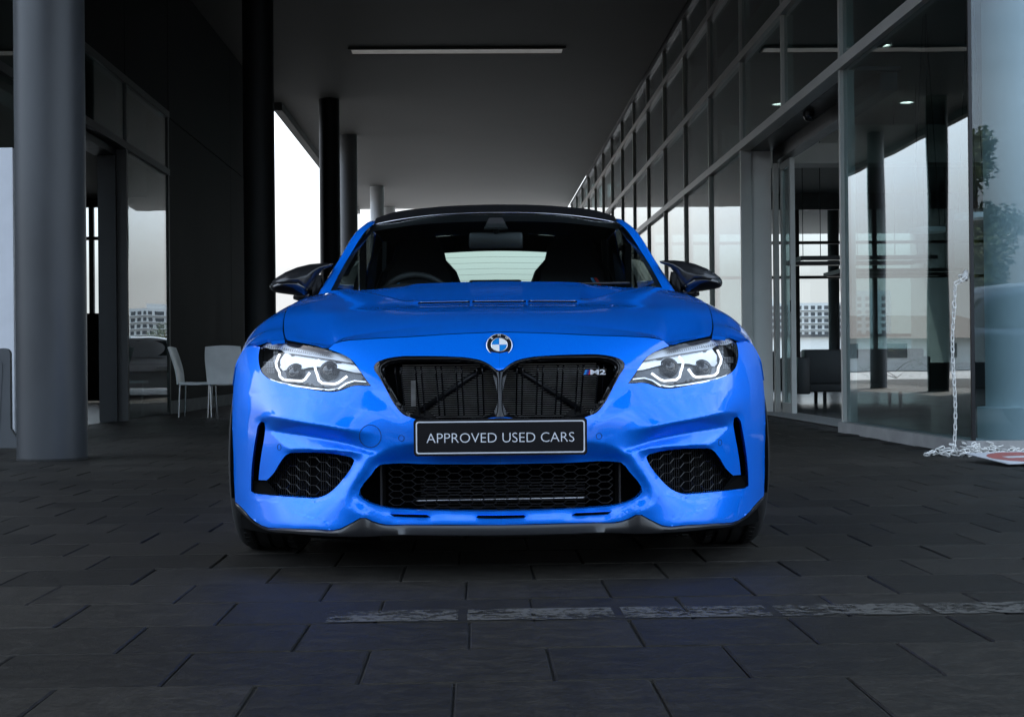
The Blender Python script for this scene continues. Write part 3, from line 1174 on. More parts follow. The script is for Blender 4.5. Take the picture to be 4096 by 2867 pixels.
LOW = [(1962, 1326, .002), (1600, 1323, .002), (1300, 1313, .002), (1130, 1296, .002), (1000, 1252, 0), (962, 1224, -.002), (946, 1195, -.002), (962, 1160, 0),
       (1040, 1062, .004), (1098, 994, .024), (1140, 988, .034), (1500, 989, .036), (1962, 990, .036)]
SIDE = [(262, 682, .0), (285, 690, .012), (291, 725, .016), (283, 800, .014), (265, 900, .012), (250, 1000, .012), (241, 1098, .014), (297, 1101, .006), (342, 1056, .004),
        (402, 960, .002), (440, 918, .004), (472, 905, .008), (560, 903, .012), (700, 907, .014), (800, 917, .014), (898, 938, .012), (921, 960, .010), (900, 1010, .008),
        (850, 1080, .006), (790, 1150, .004), (722, 1204, .006), (650, 1229, .008), (560, 1226, .006), (400, 1215, .0), (215, 1196, -.006), (186, 1178, -.008),
        (189, 1050, -.006), (205, 900, -.004), (225, 780, -.003), (244, 702, -.002)]
BOT = [(75, 1250, -.006), (130, 1302, -.012), (190, 1372, -.028), (262, 1422, -.040), (450, 1441, -.050), (640, 1448, -.050), (800, 1450, -.048), (900, 1402, -.038), (985, 1364, -.028),
       (1040, 1390, -.020), (1100, 1410, -.022), (1300, 1416, -.022), (1500, 1418, -.022), (1962, 1420, -.022)]
SIL = [(200, 143, None), (152, 158, None), (118, 208, None), (88, 320, None), (70, 440, None), (61, 560, None), (58, 700, None), (61, 900, None), (68, 1100, None)]
TOPE = [(1962, 50), (1600, 65), (1300, 84), (1000, 100), (850, 113), (785, 130)]


def rs(P, keep=None, n=4):
    """spline through an open list of measured points (keeps Nones)"""
    Q = [Z1o(p) for p in P]
    none = Q[0][2] is None
    q = cr([(a, b, 0.0 if c is None else c) for a, b, c in Q], (len(Q) - 1) * n + 1)
    return [(float(a), float(b), None if none else float(c)) for a, b, c in q]


hl_in = rs([(745, 168, .0), (800, 187, .0), (870, 218, .0), (920, 255, .0), (960, 310, .0), (1000, 370, .0), (1045, 430, .0)])
hl_lo = rs([(1045, 430, .0), (1000, 431, .0), (950, 428, .0), (900, 436, .0), (850, 456, .0), (800, 470, .0), (740, 473, .0), (650, 462, .0), (560, 446, .0), (470, 427, .0),
            (380, 402, .0), (312, 374, .0), (272, 335, .0), (252, 275, .0), (250, 205, .0), (262, 150, .0)])
low_e = rs(LOW)
kid_e = rs([p + (0.0,) for p in KID])
chin = [Z1o(p) for p in ((1962, 1380, -.004), (1800, 1377, -.004), (1784, 1367, -.006), (1800, 1356, -.014), (1962, 1356, -.014))]
outer = ([(a, b, None) for a, b, _ in rs(TOPE)] + hl_in + hl_lo[1:] + [Z1o(p) for p in SIL] + rs(BOT, n=3)
         + chin + low_e + kid_e[::-1])
outer = [p for i, p in enumerate(outer) if i == 0 or math.hypot(p[0] - outer[i - 1][0], p[1] - outer[i - 1][1]) > 0.3]
side_h = dens(smooth_poly([Z1o(p) for p in SIDE], keep=(1, 6, 7, 11, 15, 16, 24, 25)), 4.0, True)
slot_h = [Z1o(p) for p in ((1170, 1343, -.010), (1430, 1349, -.014), (1462, 1366, -.006), (1420, 1371, -.004), (1200, 1363, -.004))]

lines = [rs(l) for l in (
    # overhanging ledge, the undercut below it and the blade under that
    [(255, 664, -.006), (300, 650, -.022), (360, 651, -.038), (430, 663, -.045), (560, 690, -.046), (700, 712, -.043), (850, 740, -.034), (960, 757, -.020), (1100, 780, -.006), (1230, 805, .0)],
    [(322, 742, .014), (400, 757, .020), (480, 769, .021), (700, 805, .018), (880, 845, .012), (1000, 885, .004), (1060, 903, -.002)],
    [(462, 886, -.006), (560, 884, -.008), (700, 887, -.010), (900, 900, -.010), (1045, 915, -.008)],
    [(322, 742, .014), (390, 815, .005), (462, 886, -.006)],
    [(200, 480, .0), (400, 500, -.008), (700, 545, -.012), (1000, 600, -.010), (1200, 690, -.004), (1340, 760, .0)],
    [(1045, 480, .0), (1150, 560, .0), (1240, 650, .0)],
    # pillar between the intakes
    [(1045, 915, -.012), (1000, 990, -.024), (940, 1090, -.028), (885, 1180, -.028), (850, 1262, -.030), (905, 1310, -.038), (978, 1346, -.036)],
    [(1010, 1050, -.010), (925, 1185, -.012), (950, 1260, -.012), (1040, 1330, -.014), (1120, 1385, -.016)],
    # concave panel below the number plate
    [(1075, 938, -.008), (1118, 903, -.004), (1180, 869, .0), (1260, 853, .0), (1400, 847, .0), (1700, 846, .0), (1962, 846, .0)],
    [(1340, 790, .0), (1700, 790, .0), (1962, 790, .0)],
    # lower corner
    [(215, 1240, -.012), (400, 1252, -.008), (600, 1262, -.006), (760, 1225, -.010)],
    [(500, 1330, -.024), (640, 1375, -.034), (760, 1415, -.042)],
    # bonnet lip
    [(1962, 140, .0), (1600, 150, .0), (1200, 165, .0)],
    [(120, 620, .0), (130, 800, -.002), (130, 1000, -.004), (120, 1180, -.008)],
)]
V2, T, OF = tri_patch(outer, [side_h, slot_h], lines, 3.3, relax=2,
                      soft=lambda u, v: np.where((u < 352) & (v > 1012), 0.6, 0.0) * np.clip((v - 1012) / 25, 0, 1) + np.where((u < 352) & (u > 262) & (v > 1120), 0.3, 0.0) + np.where((u >= 352) & (v > 1116), 0.6, 0.0) * np.clip((v - 1116) / 12, 0, 1))
yy = solve_y(V2[:, 0], V2[:, 1], OF)
P = to3(V2[:, 0], V2[:, 1], yy)
P[V2[:, 0] < 0.05, 0] = 0.0
T = orient(P, T)
NOSE_UV, NOSE_OF = V2.copy(), OF.copy()
FP, FT = both_sides(P, T)
Ee = np.unique(np.sort(np.concatenate([FT[:, [0, 1]], FT[:, [1, 2]], FT[:, [2, 0]]]), axis=1), axis=0)
near_c = np.abs(FP[:, 0]) < 0.02
dg_ = np.bincount(Ee.ravel(), minlength=len(FP))
for _ in range(8):      # ease the surface across the centre line
    av = (np.bincount(Ee[:, 0], FP[Ee[:, 1], 1], len(FP)) + np.bincount(Ee[:, 1], FP[Ee[:, 0], 1], len(FP))) / dg_
    w_c = np.where(near_c, 1 - np.abs(FP[:, 0]) / 0.02, 0) * 0.8
    FP[:, 1] = FP[:, 1] * (1 - w_c) + av * w_c
bumper = mesh_obj('front_bumper', FP, FT, M['blue'], CAR)


def off_at(u, v):
    i = ((NOSE_UV[:, 0] - abs(u)) ** 2 + (NOSE_UV[:, 1] - v) ** 2).argmin()
    return NOSE_OF[i]


def on_nose(p, lift=0.0, z1=True):
    """car-space point on the nose surface for a measured point"""
    u, v = Z1(p) if z1 else p
    y = float(solve_y(np.array([u]), np.array([v]), np.array([off_at(u, v)]))[0])
    q = to3(u, v, y - lift)
    return np.array([-q[0], q[1], q[2]])       # measured on the left


def sym(o, name=None):
    """the same part on the other side of the car"""
    c = o.copy()
    c.data = o.data.copy()
    me = c.data
    co = np.empty(len(me.vertices) * 3)
    me.vertices.foreach_get('co', co)
    co[0::3] *= -1
    me.vertices.foreach_set('co', co)
    me.flip_normals()
    me.update()
    COL.objects.link(c)
    return c


# thickness of the openings
for poly, dep, m, closed in ((side_h, 0.05, 'blue', True), (slot_h, 0.03, 'blue', True), (low_e, 0.045, 'blue', False), (chin, 0.03, 'blue', False)):
    A, F = flange(list(poly) + ([poly[0]] if closed else []), 4, dep)
    if closed:
        mesh_obj('opening_return', A, F, M[m], bumper)
        mesh_obj('opening_return', mirror_v(A), F[:, ::-1], M[m], bumper)
    else:
        A, F = both_sides(A, F)
        mesh_obj('opening_return', A, F, M[m], bumper)

# ---------------------------------------------------------------- splitter in carbon
sp_bot = [(1962, 1502), (1500, 1500), (1300, 1496), (1160, 1496), (1000, 1505), (800, 1502), (500, 1482), (262, 1444), (140, 1354), (75, 1284)]
tb_ = cr([(p_[0], p_[1], p_[2]) for p_ in BOT[::-1]], 400)
bb_ = cr(sp_bot, 400)
zxs = np.linspace(1962, 76, 260)
vt = np.interp(-zxs, -tb_[:, 0], tb_[:, 1]); ot = np.interp(-zxs, -tb_[:, 0], tb_[:, 2])
vb = np.interp(-zxs, -bb_[:, 0], bb_[:, 1])
U = np.maximum(616.0 - zxs * 0.3139, 0.0); U[0] = 0
VT = 728.7 + vt * 0.3139 - 0.008 * U
VB = 728.7 + vb * 0.3139 - 0.008 * U
yb0_ = solve_y(U, VT, ot)
ker = np.ones(9) / 9
yb0_ = np.convolve(np.pad(yb0_, 4, mode='edge'), ker, mode='valid')
cen = 1 / (1 + np.exp((U - 225) / 6.0))
stick = 0.005 + 0.012 * cen
SPL = np.stack([to3(U, VT - 4.0, yb0_ + 0.022), to3(U, VT + 0.5, yb0_ + 0.006), to3(U, VT + 3.0, yb0_ - 0.002), to3(U, VT * .52 + VB * .48, yb0_ - 0.006), to3(U, VB - 2.2, yb0_ - stick),
                to3(U, VB, yb0_ - stick + 0.002)], axis=0)
und = SPL[-1].copy(); und[:, 1] += 0.26; und[:, 2] += 0.002
for nm, Gs in (('splitter', SPL), ('lip_underside', np.stack([SPL[-1] + np.array([0, 0.001, 0]), und]))):
    v, f = grid_mesh(Gs)
    P, T = np.array(v), np.array(f)
    P[np.abs(P[:, 0]) < 1e-4, 0] = 0
    n_ = np.cross(P[T[:, 1]] - P[T[:, 0]], P[T[:, 2]] - P[T[:, 0]]).mean(0)
    if n_[1] > 0:
        T = T[:, ::-1]
    P, T = both_sides(P, T)
    if nm == 'splitter':
        splitter = mesh_obj(nm, P, T, M['carbon'], CAR)
        splitter.data.set_sharp_from_angle(angle=R(35))
    else:
        mesh_obj(nm, P, T, M['carbon'], splitter)

# ---------------------------------------------------------------- kidney grille
kin = smooth_poly([Z1o(p + (0.014,)) for p in KIN])
ko = [(a, b, 0.0) for a, b, _ in kid_e]
mid_line = [(a * 0.5 + b * 0.5) for a, b in ()]
V2, T, OF = tri_patch(ko, [kin], [rs([(1098, 300, -.016), (1130, 270, -.016), (1230, 243, -.014), (1400, 237, -.012), (1750, 248, -.012), (1850, 270, -.012), (1920, 312, -.012), (1962, 350, -.012)]),
                                  rs([(1098, 310, -.016), (1160, 440, -.012), (1240, 575, -.012), (1300, 632, -.012)])], 2.6, relax=5)
P = to3(V2[:, 0], V2[:, 1], solve_y(V2[:, 0], V2[:, 1], OF)); P[V2[:, 0] < 0.05, 0] = 0
T = orient(P, T)
P, T = both_sides(P, T)
grille = mesh_obj('kidney_grille', P, T, M['frame_black'], CAR)
A, F = flange(kin + [kin[0]], 3, 0.06)
A2 = mirror_v(A)
mesh_obj('grille_surround', np.concatenate([A, A2]), np.concatenate([F, F + len(A)]), M['gloss'], grille)
cb = MB()
rowsb = []
for zy, w in ((330, 30), (352, 22), (380, 18), (500, 17), (600, 18), (632, 24), (652, 34)):
    c_ = on_nose((1962, zy)); c_[1] -= 0.010
    hw_ = w * 0.3139 * (ND + c_[1]) / FV * 1.15
    rowsb.append([(-hw_, c_[1] + 0.020, c_[2]), (-hw_ * .8, c_[1] + 0.004, c_[2]), (0, c_[1] - 0.002, c_[2]), (hw_ * .8, c_[1] + 0.004, c_[2]), (hw_, c_[1] + 0.020, c_[2])])
vv_, ff_ = grid_mesh(loft(rowsb, 13, 20)); cb.add(vv_, ff_); cb.build('centre_bar', M['frame_black'], grille, smooth=True)
# paired upright slats
slat_x = ((1218, 1238), (1255, 1280), (1360, 1385), (1402, 1424), (1505, 1527), (1545, 1567), (1650, 1664), (1690, 1704), (1797, 1807), (1838, 1847))
for (xa, xb) in slat_x:
    q = MB()
    for side in (-1, 1):
        pass
    top, bot = 296, 648
    if xa < 1230:
        bot = 500
    elif xa < 1260:
        bot = 575
    elif xa < 1370:
        bot = 640
    pts = [(xa, top), (xa + (xb - xa) * 0.15, top + 55), (xb - (650 - bot) * 0.06, bot)]
    w = 6.0
    A = []
    for (x, y_), lift in zip(pts, (0.006, -0.010, -0.028)):
        a = on_nose((x - w, y_)); b = on_nose((x + w, y_))
        a[1] -= lift; b[1] -= lift
        c = (a + b) / 2; c[1] -= 0.006
        A += [a, c, b, b + [0, 0.03, 0], a + [0, 0.03, 0]]
    f = []
    for i in range(2):
        for j in range(5):
            f.append((i * 5 + j, i * 5 + (j + 1) % 5, (i + 1) * 5 + (j + 1) % 5, (i + 1) * 5 + j))
    f += [(0, 1, 2, 3, 4), (14, 13, 12, 11, 10)]
    q.add(A, f)
    o = q.build('slat', M['gloss'], grille)
    c = sym(o)
    # bright chamfered tip
    q = MB()
    a = on_nose((xa - 4.5, top + 28)); b = on_nose((xa + 4.5, top + 28)); c1 = on_nose((xa, top + 52))
    up_ = on_nose((xa, top + 4))
    for r_ in (a, b, c1, up_):
        r_[1] -= 0.014
    up_[1] += 0.016
    q.add([a, c1, b, up_], [(0, 1, 2), (0, 2, 3)])
    t = q.build('slat_tip', M['chrome'], o)
    t2 = sym(t); t2.parent = c
# radiator behind the kidneys
q = MB(); q.box(-0.36, 0.36, 0.155, 0.16, 0.46, 0.68); q.build('grille_back', M['void'], grille)
q = MB()
for k in range(26):
    z = 0.478 + k * 0.0068
    q.box(-0.305, 0.305, 0.1465 + 0.0, 0.154, z, z + 0.0014)
q.build('radiator', M['rad'], grille)
for s in (-1, 1):
    q = MB(); q.tube([(s * 0.25, 0.135, 0.505), (s * 0.10, 0.142, 0.605), (s * 0.02, 0.146, 0.655)], 0.0095, 8)
    q.build('brace', M['satin'], grille, smooth=True)
    q = MB(); q.prism([(s * 0.285, 0.485), (s * 0.20, 0.485), (s * 0.25, 0.53)], 0.14, 0.146); q.build('bracket', M['satin'], grille)
q = MB(); q.box(-0.278, -0.264, 0.128, 0.136, 0.52, 0.60); q.build('side_strip', M['rad'], grille)

# letters and stripes on the grille badge
badge = empty('grille_badge'); badge.parent = CAR
bx, by, bz = 0.292, 0.020, 0.6225
bl = on_nose((1284, 343)); by = bl[1] - 0.036
for k, m in enumerate(('badge_blue', 'badge_navy', 'red')):
    q = MB(); x0 = 0.258 + k * 0.0070
    q.prism([(x0, bz - 0.0075), (x0 + 0.0072, bz - 0.0075), (x0 + 0.0125, bz + 0.0075), (x0 + 0.0053, bz + 0.0075)], by, by + 0.003)
    q.build('stripe', M[m], badge)
t = text_mesh('M2', 0.0212, 'lettering', M['plate_white'], badge, (0.302, by - 0.001, bz - 0.0073), extrude=0.0015, width=0.047, bold=0.0005)
q = MB(); q.prism([(0.252, bz - 0.0095), (0.325, bz - 0.0095), (0.329, bz + 0.0095), (0.258, bz + 0.0095)], by + 0.0035, by + 0.006); q.build('backing', M['gloss'], badge)

# ---------------------------------------------------------------- bonnet roundel
c = on_nose((1962, 143)); roundel = empty('roundel'); roundel.parent = CAR
roundel.location = (0, c[1] - 0.004, c[2]); roundel.rotation_euler = (R(-30), 0, 0)
rm = 0.0415
q = MB(); q.lathe([(rm * 0.985, 0.004), (rm, 0.0), (rm * 0.985, -0.004), (rm * 0.93, -0.0045), (rm * 0.93, -0.002)], 48, 'y'); q.build('rim', M['chrome'], roundel, smooth=True)
q = MB(); q.lathe([(rm * 0.93, -0.003), (rm * 0.62, -0.0045)], 48, 'y'); q.build('black_ring', M['plate_black'], roundel, smooth=True)
q = MB(); q.lathe([(rm * 0.63, -0.0046), (rm * 0.61, -0.0062), (rm * 0.585, -0.0062), (rm * 0.57, -0.0048)], 48, 'y'); q.build('inner_rim', M['chrome'], roundel, smooth=True)
for k in range(4):
    q = MB()
    a0 = k * math.pi / 2
    pts = [(0, -0.0052, 0)] + [(rm * 0.575 * math.cos(a0 + i * math.pi / 24), -0.005, rm * 0.575 * math.sin(a0 + i * math.pi / 24)) for i in range(13)]
    q.poly(pts)
    q.build('quadrant', M['badge_blue'] if k % 2 else M['white'], roundel)
for ch, an in (('B', 135), ('M', 90), ('W', 45)):
    a = R(an)
    t = text_mesh(ch, 0.0125, 'letter', M['white'], roundel, (rm * 0.70 * math.cos(a), -0.0052, rm * 0.70 * math.sin(a)), rot=(R(90), R(90 - an), 0), extrude=0.0003)

# ---------------------------------------------------------------- number plate
plate = empty('number_plate'); plate.parent = CAR
plate.location = (0.0, -0.040, 0.430); plate.rotation_euler = (R(2.5), 0, 0)


def rrect(w, h, r, n=6):
    out = []
    for cx, cy, a0 in ((w / 2 - r, h / 2 - r, 0), (-w / 2 + r, h / 2 - r, 90), (-w / 2 + r, -h / 2 + r, 180), (w / 2 - r, -h / 2 + r, 270)):
        for i in range(n + 1):
            a = R(a0 + 90 * i / n)
            out.append((cx + r * math.cos(a), cy + r * math.sin(a)))
    return out


q = MB(); q.prism(rrect(0.524, 0.112, 0.010), 0.0, 0.008); q.build('plate_holder', M['gloss'], plate)
q = MB(); q.prism(rrect(0.518, 0.106, 0.009), -0.003, -0.0003); q.build('plate_face', M['plate_black'], plate)
a_, b_2 = rrect(0.510, 0.098, 0.008), rrect(0.5025, 0.0905, 0.006)
q = MB(); n = len(a_)
q.add([(x, -0.0040, z) for x, z in a_] + [(x, -0.0040, z) for x, z in b_2] + [(x, -0.0028, z) for x, z in a_] + [(x, -0.0028, z) for x, z in b_2],
      [(i, (i + 1) % n, n + (i + 1) % n, n + i) for i in range(n)] + [(2 * n + i, i, (i + 1) % n, 2 * n + (i + 1) % n)[::-1] for i in range(n)]
      + [(n + i, n + (i + 1) % n, 3 * n + (i + 1) % n, 3 * n + i) for i in range(n)])
q.build('plate_border', M['plate_white'], plate)
text_mesh('APPROVED USED CARS', 0.0425, 'plate_lettering', M['plate_white'], plate, (0.0, -0.0040, -0.0158), extrude=0.0008, width=0.446, space=1.0, bold=-0.0005)

# ---------------------------------------------------------------- lower intake: honeycomb, radiator, cheeks
intake = empty('lower_intake'); intake.parent = CAR


def ribbon(q, a, b, w, dep):
    """thin bar between two car-space points with depth dep"""
    a, b = np.array(a), np.array(b)
    t = b - a
    n = np.array([-t[2], 0, t[0]]); n = n / (np.linalg.norm(n) + 1e-9) * w
    D_ = np.array([0, dep, 0])
    v = [a - n, a + n, b + n, b - n, a - n + D_, a + n + D_, b + n + D_, b - n + D_]
    q.add(v, [(0, 1, 2, 3), (0, 4, 5, 1), (3, 2, 6, 7)])


def honey(q, x0, x1, z0, z1, px, pz, yf, keep, w, dep, slope=0.22):
    """flat-topped honeycomb: columns px apart, rows pz apart"""
    nx = int((x1 - x0) / px) + 2
    nz = int((z1 - z0) / pz) + 2
    hw = px * (0.5 - slope / 2) + 0 * px
    for i in range(nx):
        cx = x0 + i * px
        for j in range(-1, nz):
            zc = z0 + j * pz + (pz / 2 if i % 2 else 0)
            # top edge of the cell, and the slanted edge to the next column
            a = (cx - px * 0.30, zc); b = (cx + px * 0.30, zc)
            r1 = (cx + px * 0.70, zc + pz / 2); r2 = (cx + px * 0.70, zc - pz / 2)
            for p1, p2 in ((a, b), (b, r1), (b, r2)):
                m_ = ((p1[0] + p2[0]) / 2, (p1[1] + p2[1]) / 2)
                if keep(*m_) and keep(*p1) and keep(*p2):
                    ribbon(q, (p1[0], yf(*p1), p1[1]), (p2[0], yf(*p2), p2[1]), w, dep)


def xz_of(poly):
    d = [p for p in poly]
    u = np.array([p[0] for p in d]); v = np.array([p[1] for p in d]); o = np.array([p[2] or 0 for p in d])
    return to3(u, v, solve_y(u, v, o))


lowp = xz_of(low_e)[:, [0, 2]]
low_full = [tuple(p) for p in lowp] + [(-p[0], p[1]) for p in lowp[::-1]]


def in_low(x, z):
    return bool(inside(np.array([[x, z]]), low_full)[0]) and abs(x) < 0.365


q = MB()
honey(q, -0.3955, 0.40, 0.150, 0.325, 0.0360, 0.0218, lambda x, z: 0.075 + float(plan(abs(x))) * 0.8 + max(0, (0.2 - z)) * 0.15, in_low, 0.0011, 0.012)
q.build('honeycomb', M['comb'], intake)
q = MB(); q.box(-0.52, 0.52, 0.26, 0.265, 0.12, 0.36); q.build('intake_back', M['void'], intake)
q = MB()
for k in range(12):
    z = 0.175 + k * 0.0095
    q.box(-0.255, 0.27, 0.215, 0.225, z, z + 0.0022)
q.build('cooler_fins', mat('cooler_black', (0.03, 0.03, 0.03), 0.35, metal=0.5), intake)
q = MB(); q.tube([(-0.275, 0.19, 0.2195), (-0.262, 0.182, 0.2195), (0.262, 0.182, 0.224), (0.275, 0.19, 0.224)], 0.0042, 8); q.build('cooler_tube', mat('dull_metal', (0.45, 0.45, 0.46), 0.3, metal=1.0), intake, smooth=True)
for s in (-1, 1):
    q = MB()
    q.add([(s * 0.368, 0.09, 0.15), (s * 0.368, 0.09, 0.34), (s * 0.368, 0.24, 0.34), (s * 0.368, 0.24, 0.15), (s * 0.374, 0.09, 0.15), (s * 0.374, 0.09, 0.34), (s * 0.374, 0.24, 0.34), (s * 0.374, 0.24, 0.15)],
          [(0, 1, 2, 3), (4, 5, 6, 7), (0, 1, 5, 4), (1, 2, 6, 5)])
    q.build('cheek', M['satin'], intake)
    q = MB()
    q.add([(s * 0.375, 0.16, 0.14), (s * 0.60, 0.20, 0.14), (s * 0.60, 0.20, 0.36), (s * 0.375, 0.16, 0.36)], [(0, 1, 2, 3)])
    q.build('cheek_back', M['void'], intake)

# side intakes
sidep = xz_of(side_h)
for s in (-1, 1):
    si = empty('side_intake'); si.parent = CAR
    poly = [(p[0], p[2]) for p in sidep]

    def in_side(x, z):
        return bool(inside(np.array([[x, z]]), poly)[0]) and x < 0.745 - (0.27 - z) * 0.0
    yf = lambda x, z: float(plan(abs(x))) + 0.055
    q = MB()
    honey(q, 0.42, 0.78, 0.17, 0.36, 0.0345, 0.0295, yf, in_side, 0.0012, 0.010)
    q.v = [(s * a, b, c) for a, b, c in q.v]
    q.build('honeycomb', M['comb'], si)
    q = MB()
    x = 0.44
    while x < 0.77:
        q.box(x, x + 0.0016, yf(x, 0) + 0.035, yf(x, 0) + 0.045, 0.15, 0.37)
        x += 0.0075
    q.v = [(s * a, b, c) for a, b, c in q.v]
    q.build('fins', mat('fin_black', (0.022, 0.022, 0.022), 0.5, metal=0.3), si)
    q = MB()
    n = 14
    xs = np.linspace(0.38, 0.93, n)
    q.add([(s * x, yf(x, 0) + 0.06, 0.10) for x in xs] + [(s * x, yf(x, 0) + 0.06, 0.58) for x in xs], [(i, i + 1, n + i + 1, n + i) for i in range(n - 1)])
    q.build('intake_back', M['void'], si)
    # smooth black filler outboard of the honeycomb
    q = MB()
    A = [on_nose(p, -0.018) for p in ((243, 1108), (300, 1108), (382, 1208), (212, 1190), (196, 1176), (200, 1100))]
    q.poly(A)
    o = q.build('filler', M['void'], si)
    if s > 0:
        for w_ in o.data.vertices:
            w_.co.x *= -1

# ---------------------------------------------------------------- small marks on the bumper: tow cover, sensors
def ring_on_nose(c, ru, rv, name, m, w=1.1, n=40):
    q = MB()
    A = []
    for i in range(n):
        a = 2 * math.pi * i / n
        p = on_nose((c[0] + ru * math.cos(a), c[1] + rv * math.sin(a)), 0.0006)
        A.append(p)
    q.tube(A, w * 0.001, 5, closed=True)
    return q.build(name, m, bumper, smooth=True)


ring_on_nose((1035, 788), 77, 80, 'tow_cover_seam', M['seam'], 0.9)
for c in ((1256, 803), (388, 865)):
    o = ring_on_nose(c, 20 if c[0] > 1000 else 13, 21, 'sensor_seam', M['seam'], 0.8, 24)
    sym(o)

# ---------------------------------------------------------------- bonnet
shut = np.array([(0.30, 0.690, 0.725), (0.34, 0.700, 0.735), (0.42, 0.715, 0.752), (0.60, 0.743, 0.788), (0.80, 0.767, 0.833), (1.0, 0.783, 0.866), (1.3, 0.787, 0.905), (1.62, 0.765, 0.942)])
sh_x = curve1(shut[:, [0, 1]])
sh_z = curve1(shut[:, [0, 2]])
zc_f = curve1([(0.10, 0.728), (0.17, 0.752), (0.3, 0.787), (0.5, 0.826), (0.7, 0.853), (0.9, 0.874), (1.1, 0.908), (1.3, 0.945), (1.6, 0.996)])


def sstep(t):
    t = np.clip(t, 0, 1)
    return t * t * (3 - 2 * t)


VENT_Y = 0.93


def Hood(x, y):
    xs, zs, zc = sh_x(y), sh_z(y), zc_f(y)
    r = np.clip(np.abs(x) / xs, 0, 1)
    z = zs + (zc - zs) * (1 - r ** 2.3)
    z += 0.010 * np.exp(-((r - 0.86) / 0.10) ** 2) * sstep((y - 0.35) / 0.4)       # soft ridge along the wing
    xe = 0.30 + (y - VENT_Y) * 0.46
    ax = np.abs(x)
    on = sstep((y - VENT_Y + 0.002) / 0.006)
    inn = 1 - sstep((ax - xe + 0.02) / 0.060)
    z += 0.0055 * on * inn * (1 - 0.6 * sstep((y - 1.05) / 0.5))
    xi = 0.29 + (y - VENT_Y) * 0.06
    wdt = np.maximum(xe - xi, 0.02)
    dip = sstep((ax - xi) / 0.07) * (1 - sstep((ax - xe + 0.03) / 0.05))
    z -= 0.018 * dip * sstep((y - VENT_Y) / 0.12) * (1 - 0.5 * sstep((y - 1.2) / 0.3))
    return z


fe = rs(TOPE + [(745, 166), (650, 146), (560, 129), (457, 108)])
fu = np.array([p[0] for p in fe]); fv = np.array([p[1] for p in fe]) - 1.6
fy = solve_y(fu, fv, np.zeros(len(fu)))
F3 = to3(fu, fv, fy); F3[0, 0] = 0
NS, NT = 90, 110
s_ = np.linspace(0, 1, NS)
xmax = F3[-1, 0]
print('HOODFRONT', F3[-1], float(sh_x(F3[-1, 1])), float(sh_z(F3[-1, 1])), F3[0])
fx_ = s_ * xmax
yf_ = np.interp(fx_, F3[:, 0], F3[:, 1])
zf_ = np.interp(fx_, F3[:, 0], F3[:, 2])
t_ = np.linspace(0, 1, NT) ** 1.15
G = np.zeros((NT, NS, 3))
for i, t in enumerate(t_):
    yr = 1.56 + 0.07 * (s_ ** 2)
    y = yf_ + (yr - yf_) * t
    frac = fx_ / sh_x(yf_)
    x = frac / frac[-1] * (sh_x(y) - 0.002) * 1.0
    dx_ = float(sh_x(F3[-1, 1])) - 0.002 - xmax
    x = s_ * (sh_x(y) - 0.002 - dx_ * np.exp(-np.maximum(y - F3[-1, 1], 0) / 0.04))
    if i == 0:
        x = fx_
    h = Hood(x, y)
    h0 = Hood(fx_, yf_)
    z = h + (zf_ - h0) * np.exp(-((t / 0.26) ** 2))
    G[i] = np.stack([x, y, z], 1)
v, f = grid_mesh(G)
Pn = np.array(v); Pn[np.abs(Pn[:, 0]) < 1e-6, 0] = 0
Tn = np.array(f)
Pn, Tn = both_sides(Pn, Tn)
hood = mesh_obj('bonnet', Pn, Tn, M['blue'], CAR)
bm = bmesh.new(); bm.from_mesh(hood.data); bmesh.ops.recalc_face_normals(bm, faces=bm.faces[:])
if sum(f_.normal.z for f_ in bm.faces) < 0:
    bmesh.ops.reverse_faces(bm, faces=bm.faces[:])
bm.to_mesh(hood.data); bm.free()
# dark skin just below, so that the shut lines read as gaps
G2 = G.copy(); G2[:, :, 2] -= 0.012
G2[0, :, 1] -= 0.010; G2[0, :, 2] -= 0.006
G2[:, -1, 0] += np.where(G2[:, -1, 1] < 0.55, 0.001, 0.010)
v, f = grid_mesh(G2)
Pn, Tn = both_sides(np.array(v), np.array(f))
mesh_obj('bonnet_inner', Pn, Tn, M['seam'], CAR)
# three slots under the leading edge of the dome
for (x0, x1) in ((-0.293, -0.103), (-0.093, 0.103), (0.113, 0.293)):
    n = 24
    xs = np.linspace(x0, x1, n)
    q = MB()
    zt = Hood(xs, np.full(n, VENT_Y + 0.006)); zb = Hood(xs, np.full(n, VENT_Y - 0.004))
    fr_ = [(x, VENT_Y - 0.006, z + 0.0002) for x, z in zip(xs, zb)]
    tp_ = [(x, VENT_Y - 0.004, z - 0.0002) for x, z in zip(xs, zt)]
    bk_ = [(x, VENT_Y + 0.02, z - 0.0012) for x, z in zip(xs, zt)]
    q.add(fr_ + tp_ + bk_, [(i, i + 1, n + i + 1, n + i) for i in range(n - 1)] + [(n + i, n + i + 1, 2 * n + i + 1, 2 * n + i) for i in range(n - 1)])
    vt = q.build('bonnet_vent', M['void'], hood, smooth=False)
    q = MB()
    q.tube([(x, VENT_Y - 0.0075, 0.15 * z1 + 0.85 * z2) for x, z1, z2 in zip(xs[1:-1], zb[1:-1], zt[1:-1])], 0.0010, 5)
    q.build('vent_edge', M['chrome'], vt, smooth=True)

